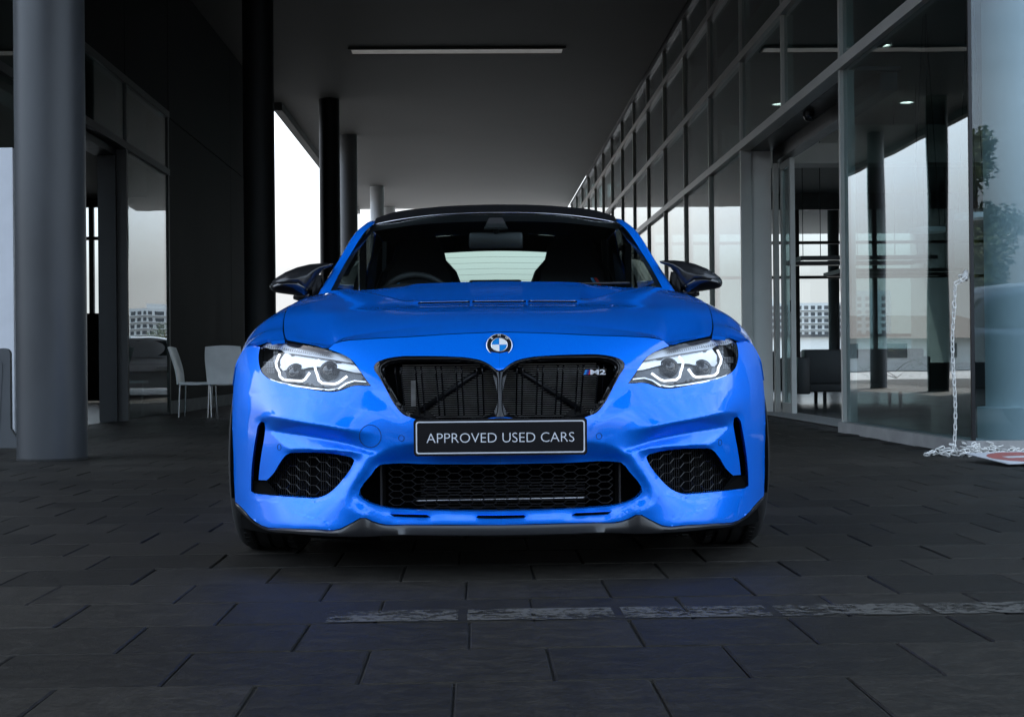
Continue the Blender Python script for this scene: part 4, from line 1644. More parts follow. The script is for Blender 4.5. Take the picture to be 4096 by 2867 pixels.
# ---------------------------------------------------------------- wings, doors, quarters
SEC = [
    (0.34, [(.702, .737), (.755, .729), (.815, .695), (.86, .62), (.88, .52), (.85, .17)]),
    (0.42, [(.717, .753), (.772, .745), (.824, .716), (.868, .655), (.890, .57), (.86, .17)]),
    (0.50, [(.731, .770), (.788, .761), (.844, .729), (.886, .672), (.906, .59), (.88, .17)]),
    (0.60, [(.745, .786), (.81, .772), (.868, .725), (.906, .65), (.919, .55), (.90, .17)]),
    (0.83, [(.772, .836), (.84, .815), (.895, .765), (.927, .70), (.934, .60), (.93, .17)]),
    (1.05, [(.789, .870), (.853, .838), (.903, .78), (.927, .70), (.925, .50), (.915, .17)]),
    (1.30, [(.791, .904), (.85, .868), (.89, .80), (.904, .65), (.89, .40), (.88, .17)]),
    (1.62, [(.769, .940), (.83, .905), (.872, .83), (.887, .62), (.878, .40), (.86, .17)]),
    (2.30, [(.80, .945), (.85, .915), (.88, .84), (.888, .62), (.88, .40), (.86, .17)]),
    (2.95, [(.80, .965), (.85, .935), (.885, .86), (.89, .64), (.88, .40), (.86, .17)]),
    (3.30, [(.79, .98), (.86, .95), (.905, .88), (.92, .75), (.915, .50), (.88, .17)]),
    (3.55, [(.775, .985), (.86, .955), (.915, .885), (.937, .76), (.935, .50), (.89, .17)]),
    (4.00, [(.73, .98), (.82, .95), (.88, .88), (.905, .76), (.90, .50), (.86, .2)]),
    (4.36, [(.62, .95), (.72, .93), (.79, .86), (.82, .74), (.81, .50), (.77, .22)])]
WY, WR, TR = (0.83, 3.52), 0.372, 0.330
secP = np.array([[(x, y, z) for x, z in s] for y, s in SEC])
secD = np.stack([cr(secP[:, k], 160) for k in range(6)], axis=1)      # dense in y


def section(y):
    return np.array([[np.interp(y, secD[:, k, 1], secD[:, k, 0]), y, np.interp(y, secD[:, k, 1], secD[:, k, 2])] for k in range(6)])


def side_panel(name, y0, y1, n, parent, m='blue', zmin=None):
    rows = []
    for y in np.linspace(y0, y1, n):
        q = cr(section(y), 60)
        zl = 0.17
        for wy in WY:
            if abs(y - wy) < WR:
                zl = max(zl, 0.335 + math.sqrt(WR ** 2 - (y - wy) ** 2))
        if zmin:
            zl = max(zl, min(zmin(y), q[0, 2] - 0.006))
        k = q[:, 2] >= zl
        q = q[k]
        rows.append(cr(q if len(q) > 1 else cr(section(y), 60)[:2], 26))
    G = np.array(rows)
    v, f = thick(G, 0.012, (1, 0, 0.3))
    a = mesh_obj(name, v, f, M[m], parent)
    a.data.set_sharp_from_angle(angle=R(50))
    bm = bmesh.new(); bm.from_mesh(a.data); bmesh.ops.recalc_face_normals(bm, faces=bm.faces[:]); bm.to_mesh(a.data); bm.free()
    b = sym(a)
    return a, b


ht = rs([(457, 112), (370, 106), (300, 114), (264, 146), (200, 141), (150, 156)])
hu = np.array([p_[0] for p_ in ht]); hv = np.array([p_[1] for p_ in ht])
H3 = to3(hu, hv, solve_y(hu, hv, np.zeros(len(hu))))
o_ = np.argsort(H3[:, 1])
print('LAMPTOP', np.round(H3[::4], 3).tolist())
hy_, hz_ = H3[o_, 1], np.maximum.accumulate(H3[o_, 2][::-1])[::-1]
fl, fr2 = side_panel('front_wing', 0.338, 1.60, 90, CAR, zmin=lambda y: float(np.interp(y, hy_, hz_)) + 0.003 - 0.42 * float(sstep((y - 0.52) / 0.06)))
dl, dr = side_panel('door', 1.606, 2.94, 40, CAR)
side_panel('rear_quarter', 2.946, 4.36, 80, CAR)
for o in (dl, dr):
    s = 1 if o is dl else -1
    q = MB(); q.tube([(s * 0.888, 2.62, 0.835), (s * 0.912, 2.66, 0.838), (s * 0.912, 2.80, 0.842), (s * 0.886, 2.84, 0.842)], [0.008, 0.012, 0.012, 0.008], 8)
    q.build('door_handle', M['blue'], o, smooth=True)
# sills and underside
q = MB(); q.box(-0.80, 0.80, 0.45, 4.30, 0.135, 0.165); q.build('underbody', M['void'], CAR)
q = MB(); q.add([(-0.78, 0.50, 0.165), (0.78, 0.50, 0.165), (0.60, 0.24, 0.15), (-0.60, 0.24, 0.15)], [(0, 1, 2, 3)]); q.build('undertray', M['void'], CAR)
for s in (-1, 1):
    q = MB(); q.prism([(1.21, 0.13), (3.14, 0.13), (3.14, 0.20), (1.21, 0.20)], s * 0.80, s * 0.868, 'yz'); q.build('sill', M['satin'], CAR)
    for wy in WY:
        q = MB(); n = 28
        a = [(s * 0.56, wy + WR * math.cos(R(-20 + 220 * i / n)), 0.335 + WR * math.sin(R(-20 + 220 * i / n))) for i in range(n + 1)]
        b2 = [(s * 0.905, p[1], p[2]) for p in a]
        q.add(a + b2, [(i, i + 1, n + 2 + i, n + 1 + i) for i in range(n)])
        q.add([(s * 0.56, wy + WR * math.cos(R(-20 + 220 * i / n)), 0.335 + WR * math.sin(R(-20 + 220 * i / n))) for i in range(n + 1)], [tuple(range(n + 1))])
        q.build('wheel_housing', M['void'], CAR)
# tail
tail = loft([[(0, 4.05, 1.005), (0.4, 4.04, 1.0), (0.72, 4.0, 0.975)], [(0, 4.36, 1.0), (0.4, 4.34, 0.995), (0.64, 4.30, 0.965)], [(0, 4.41, 0.97), (0.4, 4.39, 0.965), (0.63, 4.35, 0.945)],
             [(0, 4.44, 0.72), (0.5, 4.42, 0.72), (0.82, 4.33, 0.72)], [(0, 4.45, 0.45), (0.5, 4.43, 0.45), (0.82, 4.33, 0.45)], [(0, 4.36, 0.22), (0.5, 4.34, 0.22), (0.77, 4.28, 0.22)]], 20, 30)
v, f = grid_mesh(tail)
Pn, Tn = both_sides(np.array(v), np.array(f)); mesh_obj('tail_panel', Pn, Tn, M['blue'], CAR)
for s in (-1, 1):
    q = MB(); q.bbox(min(s * 0.50, s * 0.80), max(s * 0.50, s * 0.80), 4.36, 4.425, 0.72, 0.84, 0.015); q.build('tail_light', M['red'], CAR)

# ---------------------------------------------------------------- greenhouse
roof_rows = [[(0, 2.262, 1.352), (.3, 2.29, 1.344), (.5, 2.372, 1.326), (.572, 2.42, 1.317)],
             [(0, 2.40, 1.400), (.3, 2.42, 1.390), (.5, 2.50, 1.372), (.575, 2.55, 1.355)],
             [(0, 2.62, 1.421), (.3, 2.63, 1.412), (.5, 2.67, 1.396), (.577, 2.7, 1.374)],
             [(0, 3.0, 1.424), (.3, 3.0, 1.415), (.5, 3.0, 1.389), (.577, 3.02, 1.370)],
             [(0, 3.40, 1.388), (.3, 3.4, 1.380), (.48, 3.38, 1.355), (.553, 3.38, 1.334)]]
G = loft(roof_rows, 28, 34)
# double bubble: slight channel along the middle
G[:, :, 2] -= (0.010 * np.exp(-(G[:, :, 0] / 0.16) ** 2) * np.clip((G[:, :, 1] - 2.45) / 0.2, 0, 1))
v, f = grid_mesh(G); Pn, Tn = both_sides(np.array(v), np.array(f))
roof = mesh_obj('roof', Pn, Tn, M['carbon'], CAR)
G3 = G.copy(); G3[:, :, 2] -= 0.035
v, f = grid_mesh(G3); Pn, Tn = both_sides(np.array(v), np.array(f)); mesh_obj('headliner', Pn, Tn, M['trim'], CAR)
q = MB(); q.tube([tuple(p + np.array([0, -0.004, -0.002])) for p in cr([(-x, y, z) for x, y, z in roof_rows[0][::-1]] + roof_rows[0][1:], 40)], 0.0022, 6)
q.build('header_strip', M['chrome'], roof, smooth=True)

inn = [(.726, 1.80, .945), (.664, 2.05, 1.123), (.600, 2.3, 1.277), (.577, 2.42, 1.316), (.579, 2.7, 1.362), (.580, 3.0, 1.364), (.556, 3.38, 1.334)]
out_ = [(.778, 1.84, .950), (.715, 2.05, 1.10), (.652, 2.25, 1.252), (.612, 2.40, 1.316), (.609, 2.7, 1.346), (.609, 3.0, 1.348), (.586, 3.38, 1.315)]
midl = [((a[0] + b[0]) / 2 + .006, (a[1] + b[1]) / 2 - .012, (a[2] + b[2]) / 2 + (.010 if i < 3 else .003)) for i, (a, b) in enumerate(zip(inn, out_))]
down = [(b[0] + .004, b[1] + .03, b[2] - .022) for b in out_]
G = np.stack([cr(inn, 60), cr(midl, 60), cr(out_, 60), cr(down, 60)], axis=1)
G = np.stack([cr(G[i], 14) for i in range(60)])
v, f = grid_mesh(G)
a = mesh_obj('roof_pillar', v, f, M['blue'], CAR)
bm = bmesh.new(); bm.from_mesh(a.data); bmesh.ops.recalc_face_normals(bm, faces=bm.faces[:]); bm.to_mesh(a.data); bm.free()
sym(a)
# windscreen
ws = [[(0, 1.545, .945), (.4, 1.57, .940), (.62, 1.68, .935), (.724, 1.79, .940)],
      [(0, 1.90, 1.155), (.36, 1.92, 1.148), (.58, 1.99, 1.130), (.668, 2.04, 1.118)],
      [(0, 2.258, 1.345), (.3, 2.285, 1.338), (.5, 2.368, 1.318), (.575, 2.41, 1.312)]]
G = loft(ws, 24, 20)
v, f = grid_mesh(G); Pn, Tn = both_sides(np.array(v), np.array(f))
screen = mesh_obj('windscreen', Pn, Tn, M['windscreen'], CAR)
# black printed edge of the windscreen
for k, (rows_) in enumerate((G[-3:], )):
    v, f = grid_mesh(rows_ + np.array([0, 0.004, -0.004])); Pn, Tn = both_sides(np.array(v), np.array(f)); mesh_obj('screen_band', Pn, Tn, M['satin'], screen)
e = G[:, -2:] + np.array([0, 0.004, -0.004]); v, f = grid_mesh(e)
Pn = np.concatenate([v, mirror_v(v)]); Tn = np.concatenate([np.array(f), np.array(f) + len(v)]); mesh_obj('screen_border', Pn, Tn, M['satin'], screen)
# side glass, rear pillar and rear window
for s in (-1, 1):
    G = np.stack([cr([(s * .795, 1.92, .955), (s * .80, 2.5, .955), (s * .79, 3.1, .975), (s * .765, 3.46, 1.0)], 30),
                  cr([(s * .765, 1.94, 1.00), (s * .72, 2.5, 1.16), (s * .71, 3.0, 1.17), (s * .72, 3.42, 1.10)], 30),
                  cr([(s * .748, 1.97, 1.03), (s * .625, 2.43, 1.31), (s * .617, 3.0, 1.34), (s * .665, 3.36, 1.22)], 30)])
    v, f = grid_mesh(G); mesh_obj('side_window', v, f, M['sideglass'], CAR)
    G = np.stack([cr([(s * .612, 3.0, 1.362), (s * .60, 3.3, 1.332), (s * .56, 3.42, 1.318)], 12), cr([(s * .66, 3.30, 1.24), (s * .66, 3.45, 1.22), (s * .60, 3.62, 1.20)], 12),
                  cr([(s * .72, 3.42, 1.08), (s * .72, 3.65, 1.06), (s * .63, 3.84, 1.06)], 12), cr([(s * .775, 3.47, .985), (s * .765, 3.75, .985), (s * .66, 4.02, .99)], 12)])
    v, f = grid_mesh(G); mesh_obj('rear_pillar', v, f, M['blue'], CAR)
    q = MB(); q.tube([(s * .793, 1.92, .955), (s * .803, 2.5, .958), (s * .793, 3.1, .978), (s * .768, 3.46, 1.003)], 0.007, 6); q.build('belt_strip', M['gloss'], CAR, smooth=True)
    q = MB(); q.prism([(2.93, 0.955), (3.02, 0.96), (3.0, 1.34), (2.95, 1.34)], s * 0.66, s * 0.69, 'yz'); q.build('door_pillar', M['trim'], CAR)
G = loft([[(0, 3.41, 1.382), (.3, 3.41, 1.372), (.553, 3.41, 1.325)], [(0, 3.75, 1.20), (.33, 3.75, 1.195), (.60, 3.70, 1.15)], [(0, 4.05, 1.008), (.36, 4.04, 1.005), (.655, 4.01, .99)]], 16, 16)
v, f = grid_mesh(G); Pn, Tn = both_sides(np.array(v), np.array(f))
rwin = mesh_obj('rear_window', Pn, Tn, M['rearglass'], CAR)
q = MB()
for k in range(9):
    zt = k / 9 * 0.7 + 0.12
    a = np.array([0, 3.41, 1.382]) * (1 - zt) + np.array([0, 4.05, 1.008]) * zt
    q.tube([(-.48, a[1] - 0.012, a[2] - 0.010), (0, a[1] - 0.006, a[2]), (.48, a[1] - 0.012, a[2] - 0.010)], 0.0006, 4)
q.build('heater_wires', M['seam'], rwin)

# ---------------------------------------------------------------- cabin
for s in (-1, 1):
    G = np.stack([cr([(s * .612, 3.0, 1.362), (s * .60, 3.3, 1.332), (s * .56, 3.42, 1.318)], 12), cr([(s * .66, 3.30, 1.24), (s * .66, 3.45, 1.22), (s * .60, 3.62, 1.20)], 12),
                  cr([(s * .72, 3.42, 1.08), (s * .72, 3.65, 1.06), (s * .63, 3.84, 1.06)], 12), cr([(s * .775, 3.47, .985), (s * .765, 3.75, .985), (s * .66, 4.02, .99)], 12)])
    G[:, :, 0] -= s * 0.016
    G[:, 0, 1] -= 0.07
    v, f = grid_mesh(G); mesh_obj('pillar_trim', v, f, M['trim'], CAR)
    a_in = [(s * (x - .004), y + .014, z - .004) for x, y, z in inn]; a_out = [(s * (x - .010), y + .004, z - .004) for x, y, z in down]
    v, f = grid_mesh(np.stack([cr(a_in, 40), cr(a_out, 40)])); mesh_obj('pillar_trim', v, f, M['trim'], CAR)
    q = MB(); q.prism([(s * .66, .95), (s * .335, .95), (s * .335, 1.10), (s * .36, 1.27), (s * .52, 1.335), (s * .62, 1.335)], 3.36, 3.40); q.build('rear_side_trim', M['trim'], CAR)
q = MB(); G = np.stack([cr([(-.56, 3.34, 1.318), (0, 3.36, 1.352), (.56, 3.34, 1.318)], 16), cr([(-.56, 3.44, 1.235), (0, 3.46, 1.268), (.56, 3.44, 1.235)], 16)])
v, f = grid_mesh(G); mesh_obj('rear_header_trim', v, f, M['trim'], CAR)
cab = empty('cabin'); cab.parent = CAR
q = MB(); G = np.stack([cr([(-.72, 1.78, .90), (-.5, 1.60, .925), (0, 1.56, .93), (.5, 1.60, .925), (.72, 1.78, .90)], 24), cr([(-.72, 2.02, .93), (-.5, 1.98, .965), (0, 1.98, .96), (.5, 1.98, .955), (.72, 2.02, .93)], 24),
                cr([(-.72, 2.18, .80), (-.5, 2.2, .82), (0, 2.2, .82), (.5, 2.2, .82), (.72, 2.18, .80)], 24)])
v, f = grid_mesh(G); mesh_obj('dashboard', v, f, M['trim'], cab)
q = MB(); n = 40
q.tube([(-0.37 + 0.185 * math.cos(2 * math.pi * i / n), 2.26 - 0.07 * math.sin(2 * math.pi * i / n), 0.885 + 0.175 * math.sin(2 * math.pi * i / n)) for i in range(n)], 0.0165, 8, closed=True)
q.tube([(-0.55, 2.26, .885), (-.37, 2.24, .88), (-.19, 2.26, .885)], 0.02, 6); q.tube([(-.37, 2.24, .88), (-.37, 2.33, .72)], 0.03, 6)
q.build('steering_wheel', M['trim'], cab, smooth=True)
q = MB(); q.lathe([(0.0, 0.10), (0.10, 0.095), (0.17, 0.05), (0.20, 0.0)], 24, 'z', (-0.37, 2.06, 0.915)); q.build('instrument_hood', M['trim'], cab, smooth=True)


def seat(cx, yb, w, ztop, name, hr=True):
    hw = w / 2
    prof_ = [(-hw, 0.50), (-hw * 1.02, 0.80), (-hw * 0.96, 1.02), (-hw * 0.80, 1.12), (-0.135, 1.18), (-0.118, ztop - 0.05), (-0.085, ztop), (0.085, ztop), (0.118, ztop - 0.05), (0.135, 1.18), (hw * 0.80, 1.12), (hw * 0.96, 1.02), (hw * 1.02, 0.80), (hw, 0.50)]
    q = MB()
    n = len(prof_)
    rows = []
    for dy, sc in ((0.0, 0.86), (-0.05, 0.97), (-0.02, 1.0), (0.06, 1.0), (0.10, 0.92)):
        rows.append([(cx + x * sc, yb + dy + (z - 0.5) * 0.28, 0.5 + (z - 0.5) * (1 if sc > 0.9 else 0.985)) for x, z in prof_])
    v = [p for r_ in rows for p in r_]
    f = []
    for i in range(len(rows) - 1):
        for j in range(n - 1):
            f.append((i * n + j, i * n + j + 1, (i + 1) * n + j + 1, (i + 1) * n + j))
    f.append(tuple(range(n))); f.append(tuple(reversed(range((len(rows) - 1) * n, len(rows) * n))))
    q.add(v, f)
    o = q.build(name, M['seat'], cab, smooth=True, angle=50)
    q = MB(); q.bbox(cx - hw, cx + hw, yb - 0.48, yb + 0.02, 0.36, 0.54, 0.05); q.build('cushion', M['seat'], o, smooth=True)
    for sg in (-1, 1):
        q = MB(); q.tube([(cx + sg * hw * 0.90, yb + 0.02, 0.60), (cx + sg * hw * 0.92, yb + 0.08, 0.9), (cx + sg * hw * 0.70, yb + 0.13, 1.12)], 0.012, 6)
        q.build('seat_piping', M['leather'], o, smooth=True)
    return o


seat(-0.385, 2.72, 0.47, 1.30, 'seat')
seat(0.385, 2.72, 0.47, 1.30, 'seat')
for cx in (-0.33, 0.33):
    q = MB(); q.bbox(cx - 0.11, cx + 0.11, 3.55, 3.64, 0.95, 1.14, 0.03); q.build('rear_headrest', M['seat'], cab, smooth=True)
q = MB(); q.bbox(-0.15, 0.15, 3.84, 3.87, 0.985, 1.135, 0.015); q.build('high_brake_light', M['trim'], cab, smooth=True)
q = MB(); q.bbox(-0.62, 0.62, 3.35, 3.62, 0.5, 0.96, 0.05); q.build('rear_bench', M['seat'], cab, smooth=True)
q = MB(); q.box(-0.66, 0.66, 3.62, 4.02, 0.955, 0.975); q.build('parcel_shelf', M['trim'], cab)
q = MB(); q.box(-0.78, 0.78, 1.6, 4.0, 0.20, 0.22); q.box(-0.80, -0.76, 1.7, 3.6, 0.22, 0.93); q.box(0.76, 0.80, 1.7, 3.6, 0.22, 0.93); q.build('cabin_tub', M['trim'], cab)
q = MB(); q.prism([(0.215, 0.99), (0.226, 0.99), (0.262, 1.085), (0.252, 1.085)], 2.98, 2.984); q.build('seatbelt_stripe', M['belt'], cab)
for s in (-1, 1):
    q = MB(); q.tube([(s * .60, 2.95, .75), (s * .565, 2.96, 1.0), (s * .56, 3.0, 1.28)], 0.020, 5); q.build('seatbelt', M['leather'], cab)
    q = MB(); q.prism([(s * .505, .985), (s * .52, .985), (s * .475, 1.07), (s * .462, 1.07)][::s], 2.66, 2.664); q.build('seatbelt_stripe', M['belt'], cab)
    q = MB(); q.prism([(s * .526, .985), (s * .541, .985), (s * .492, 1.07), (s * .480, 1.07)][::s], 2.66, 2.664); q.build('seatbelt_stripe', M['red'], cab)
# mirror and sensor box behind the windscreen
q = MB(); q.bbox(-0.125, 0.125, 2.18, 2.225, 1.175, 1.255, 0.02); q.tube([(0, 2.19, 1.25), (0, 2.16, 1.29)], 0.013, 8); q.build('rear_view_mirror', M['satin'], cab, smooth=True, angle=50)
q = MB(); q.prism([(-0.055, 1.265), (0.055, 1.265), (0.03, 1.315), (-0.03, 1.315)], 2.15, 2.21); q.build('sensor_box', M['satin'], cab)
q = MB(); q.tube([(-0.045, 2.135, 1.268), (0.045, 2.135, 1.268)], 0.002, 5); q.build('sensor_trim', M['chrome'], cab)
# cowl and wipers
G = np.stack([cr([(-.74, 1.66, .925), (-.5, 1.585, .95), (0, 1.54, .963), (.5, 1.585, .95), (.74, 1.66, .925)], 30), cr([(-.74, 1.82, .935), (-.5, 1.68, .945), (0, 1.62, .955), (.5, 1.68, .945), (.74, 1.82, .935)], 30)])
v, f = grid_mesh(G); mesh_obj('cowl', v, f, M['satin'], CAR)
for x0, x1 in ((-0.55, 0.02), (-0.02, 0.55)):
    q = MB(); q.tube([(x0, 1.66, .962), ((x0 + x1) / 2, 1.60, .982), (x1, 1.585, .983)], 0.005, 6); q.build('wiper', M['trim'], CAR, smooth=True)

# ---------------------------------------------------------------- door mirrors
def Z3(p, xc=3.0):
    u = 532 - xc - p[0] * 0.2512
    return (u, 437.2 + p[1] * 0.2512 - 0.008 * u)


MIR = [(650, 611), (600, 605), (520, 606), (440, 614), (330, 641), (225, 684), (150, 730), (108, 764), (90, 790), (85, 816), (92, 842), (116, 860), (160, 870), (210, 877), (300, 889), (395, 898), (430, 884), (448, 862),
       (470, 820), (500, 770), (520, 712), (550, 672), (600, 645), (635, 632)]
mo = dens([Z3(p) + (None,) for p in MIR], 3.0, True)
ms_ = [Z3(p) for p in ((84, 778), (150, 768), (250, 766), (330, 770), (360, 792), (400, 820), (452, 852))]
V2, T, _ = tri_patch(mo, [], [[(a, b, None) for a, b in ms_]], 3.4, relax=0)
bp_ = np.array([(p[0], p[1]) for p in mo])
dist = np.sqrt(((V2[:, None] - bp_[None]) ** 2).sum(2)).min(1)
t = np.clip(dist / 26.0, 0, 1)
infl = np.sqrt(1 - (1 - t) ** 2)
yb_ = 1.97 + 0.0004 * (340 - V2[:, 0])
Pf = to3(V2[:, 0], V2[:, 1], yb_ - 0.10 * infl)
Pb = to3(V2[:, 0], V2[:, 1], yb_ + 0.035 * infl)
T = orient(Pf, T)
msu = np.array(ms_)[::-1]
zs_ = np.interp(V2[:, 0], msu[:, 0], msu[:, 1])
Pf[:, 1] += 0.007 * np.exp(-((V2[:, 1] - zs_) / 2.2) ** 2)
tc_ = V2[T].mean(1)
upper = tc_[:, 1] < np.interp(tc_[:, 0], msu[:, 0], msu[:, 1])
for s in (-1, 1):
    k = np.array([s, 1, 1])
    a = mesh_obj('door_mirror', Pf * k, T[upper] if s > 0 else T[upper][:, ::-1], M['carbon'], CAR)
    mesh_obj('lower_shell', Pf * k, T[~upper] if s > 0 else T[~upper][:, ::-1], M['gloss'], a)
    mesh_obj('mirror_back', Pb * k, T[:, ::-1] if s > 0 else T, M['gloss'], a)
    q = MB(); q.tube([(s * .80, 1.95, .965), (s * .845, 1.955, .955), (s * .88, 1.96, .972)], [0.03, 0.026, 0.03], 8); q.build('mirror_stalk', M['gloss'], a, smooth=True)
    q = MB(); q.prism([(1.86, .945), (2.02, .945), (1.98, 1.02), (1.93, 1.05)], s * .765, s * .80, 'yz'); q.build('mirror_foot', M['gloss'], a)

# ---------------------------------------------------------------- headlamps
hlp = smooth_poly([Z1(p) + (0.0,) for p in HL], keep=(12,))
hc = np.mean([(p[0], p[1]) for p in hlp], axis=0)


def ZL(p):
    """point measured in the head-lamp enlargement"""
    zx = (1000 + p[0] / 4.4154 - 900) * 1.7855
    zy = (1340 + p[1] / 4.4154 - 1300) * 1.7855
    return Z1((zx, zy))


def lamp_pts(pts, off):
    u, v = np.array([ZL(p) for p in pts]).T
    return to3(u, v, solve_y(u, v, np.full(len(u), off)))


shr = [(hc[0] + (p[0] - hc[0]) * 0.985, hc[1] + (p[1] - hc[1]) * 0.975, 0.0) for p in hlp]
V2l, Tl, _ = tri_patch(shr, [], [], 6.0, relax=0)
Pl = to3(V2l[:, 0], V2l[:, 1], solve_y(V2l[:, 0], V2l[:, 1], np.full(len(V2l), 0.004)))
Tl = orient(Pl, Tl)
Ah, Fh = flange(hlp + [hlp[0]], 5, 0.10)


def panel(pts, off, off2=None, sp=6.0, closed=True):
    """flat-ish inner panel following the lamp at depth off"""
    poly = [ZL(p) + (None,) for p in pts]
    V2, T, _ = tri_patch(dens(poly, sp, True), [], [], sp, relax=0)
    o = np.full(len(V2), off) if off2 is None else off + (off2 - off) * (V2[:, 1] - V2[:, 1].min()) / (V2[:, 1].max() - V2[:, 1].min())
    P = to3(V2[:, 0], V2[:, 1], solve_y(V2[:, 0], V2[:, 1], o))
    return P, orient(P, T)


parts = []
parts.append(('brow', 'brow', panel([(250, 190), (330, 135), (500, 130), (700, 160), (1000, 205), (1400, 275), (1640, 330), (1760, 390), (1830, 470), (1840, 490), (1500, 430), (1100, 365), (640, 300), (560, 245), (380, 235)], 0.020, 0.032)))
parts.append(('upper_reflector', 'silverlamp', panel([(640, 305), (1100, 370), (1500, 435), (1840, 492), (1900, 560), (1980, 665), (1850, 650), (1500, 560), (1200, 548), (1050, 560), (900, 600), (740, 575), (600, 620), (550, 560), (560, 420)], 0.045, 0.075)))
parts.append(('inner_panel', 'lampgrey', panel([(560, 640), (760, 590), (900, 615), (1080, 580), (1200, 570), (1500, 580), (1850, 668), (1980, 690), (2050, 800), (1800, 790), (1650, 880), (1450, 930), (1250, 900), (600, 800)], 0.080)))
parts.append(('lower_strip', 'chrome', panel([(330, 735), (480, 800), (800, 870), (1100, 915), (1400, 945), (1560, 920), (1700, 830), (1850, 785), (2050, 805), (2060, 825), (1850, 808), (1720, 850), (1580, 945), (1400, 968), (1100, 938), (800, 893), (470, 825)], 0.022)))
# side indicator block: small bright facets
for (x0, y0, x1, y1) in ((250, 450, 430, 560), (310, 570, 450, 660), (430, 250, 520, 470)):
    nx, ny = (4, 3) if x1 - x0 > 120 else (2, 3)
    for i in range(nx):
        for j in range(ny):
            ax, bx_ = x0 + (x1 - x0) * i / nx + 3, x0 + (x1 - x0) * (i + 1) / nx - 5
            ay, by_ = y0 + (y1 - y0) * j / ny + 3, y0 + (y1 - y0) * (j + 1) / ny - 6
            P = lamp_pts([(ax, ay), (bx_, ay), (bx_, by_), (ax, by_)], 0.05)
            P[0:2, 1] += 0.012
            parts.append(('facet', 'silverlamp', (P, np.array([(0, 1, 2, 3)]))))
guides = [[(545, 325), (510, 400), (478, 480), (490, 560), (535, 640), (545, 720), (600, 770), (680, 785), (930, 800), (985, 770), (1070, 650)],
          [(1235, 425), (1180, 490), (1160, 550), (1175, 620), (1205, 700), (1225, 790), (1290, 840), (1500, 855), (1570, 830), (1640, 780), (1725, 715)]]
gobj = []
for gl in guides:
    q = MB()
    A = lamp_pts([(p[0], p[1]) for p in dens([(a, b, None) for a, b in gl], 26, False)], 0.030)
    q.tube([tuple(p) for p in A], 0.0041, 8)
    gobj.append(q)
# fine ribs in the brow
ribs = MB()
for i in range(34):
    x = 330 + i * 33
    yb0 = 165 + (x - 330) * 0.165
    A = lamp_pts([(x, yb0), (x + 14, yb0 + 52 - i * 0.9)], 0.017)
    ribs.tube([tuple(p) for p in A], 0.0009, 4)
lens_ball = []
for (cx, cy, r_) in ((1420, 625, 0.024), (830, 660, 0.024)):
    A = lamp_pts([(cx, cy)], 0.075)[0]
    lens_ball.append((A, r_))
for s in (-1, 1):
    k = np.array([s, 1, 1])
    hl = mesh_obj('headlamp', Ah * k, Fh if s > 0 else Fh[:, ::-1], M['gloss'], CAR)
    bk = Pl.copy(); bk[:, 1] += 0.095
    mesh_obj('lamp_back', bk * k, Tl, M['lampgrey'], hl)
    for name, m, (P, T) in parts:
        mesh_obj(name, P * k, T if s > 0 else T[:, ::-1], M[m], hl, smooth=name != 'facet')
    for q in gobj:
        q2 = MB(); q2.v = [(s * a, b, c) for a, b, c in q.v]; q2.f = list(q.f)
        q2.build('light_guide', M['drl'], hl, smooth=True)
    q2 = MB(); q2.v = [(s * a, b, c) for a, b, c in ribs.v]; q2.f = list(ribs.f); q2.build('brow_ribs', M['lampgrey'], hl)
    for A, r_ in lens_ball:
        q2 = MB(); q2.lathe([(r_ * 1.35, 0.008), (r_ * 1.3, -0.012), (r_ * 1.05, -0.014)], 28, 'y', (s * A[0], A[1], A[2])); q2.build('projector_ring', M['satin'], hl, smooth=True)
        q2 = MB(); q2.lathe([(r_ * 1.05, -0.008), (r_ * 0.85, -0.020), (r_ * 0.5, -0.028), (0.0005, -0.031)], 28, 'y', (s * A[0], A[1], A[2])); q2.build('projector_lens', M['gloss'], hl, smooth=True)
    mesh_obj('lamp_cover', Pl * k, Tl if s > 0 else Tl[:, ::-1], M['lens'], hl)

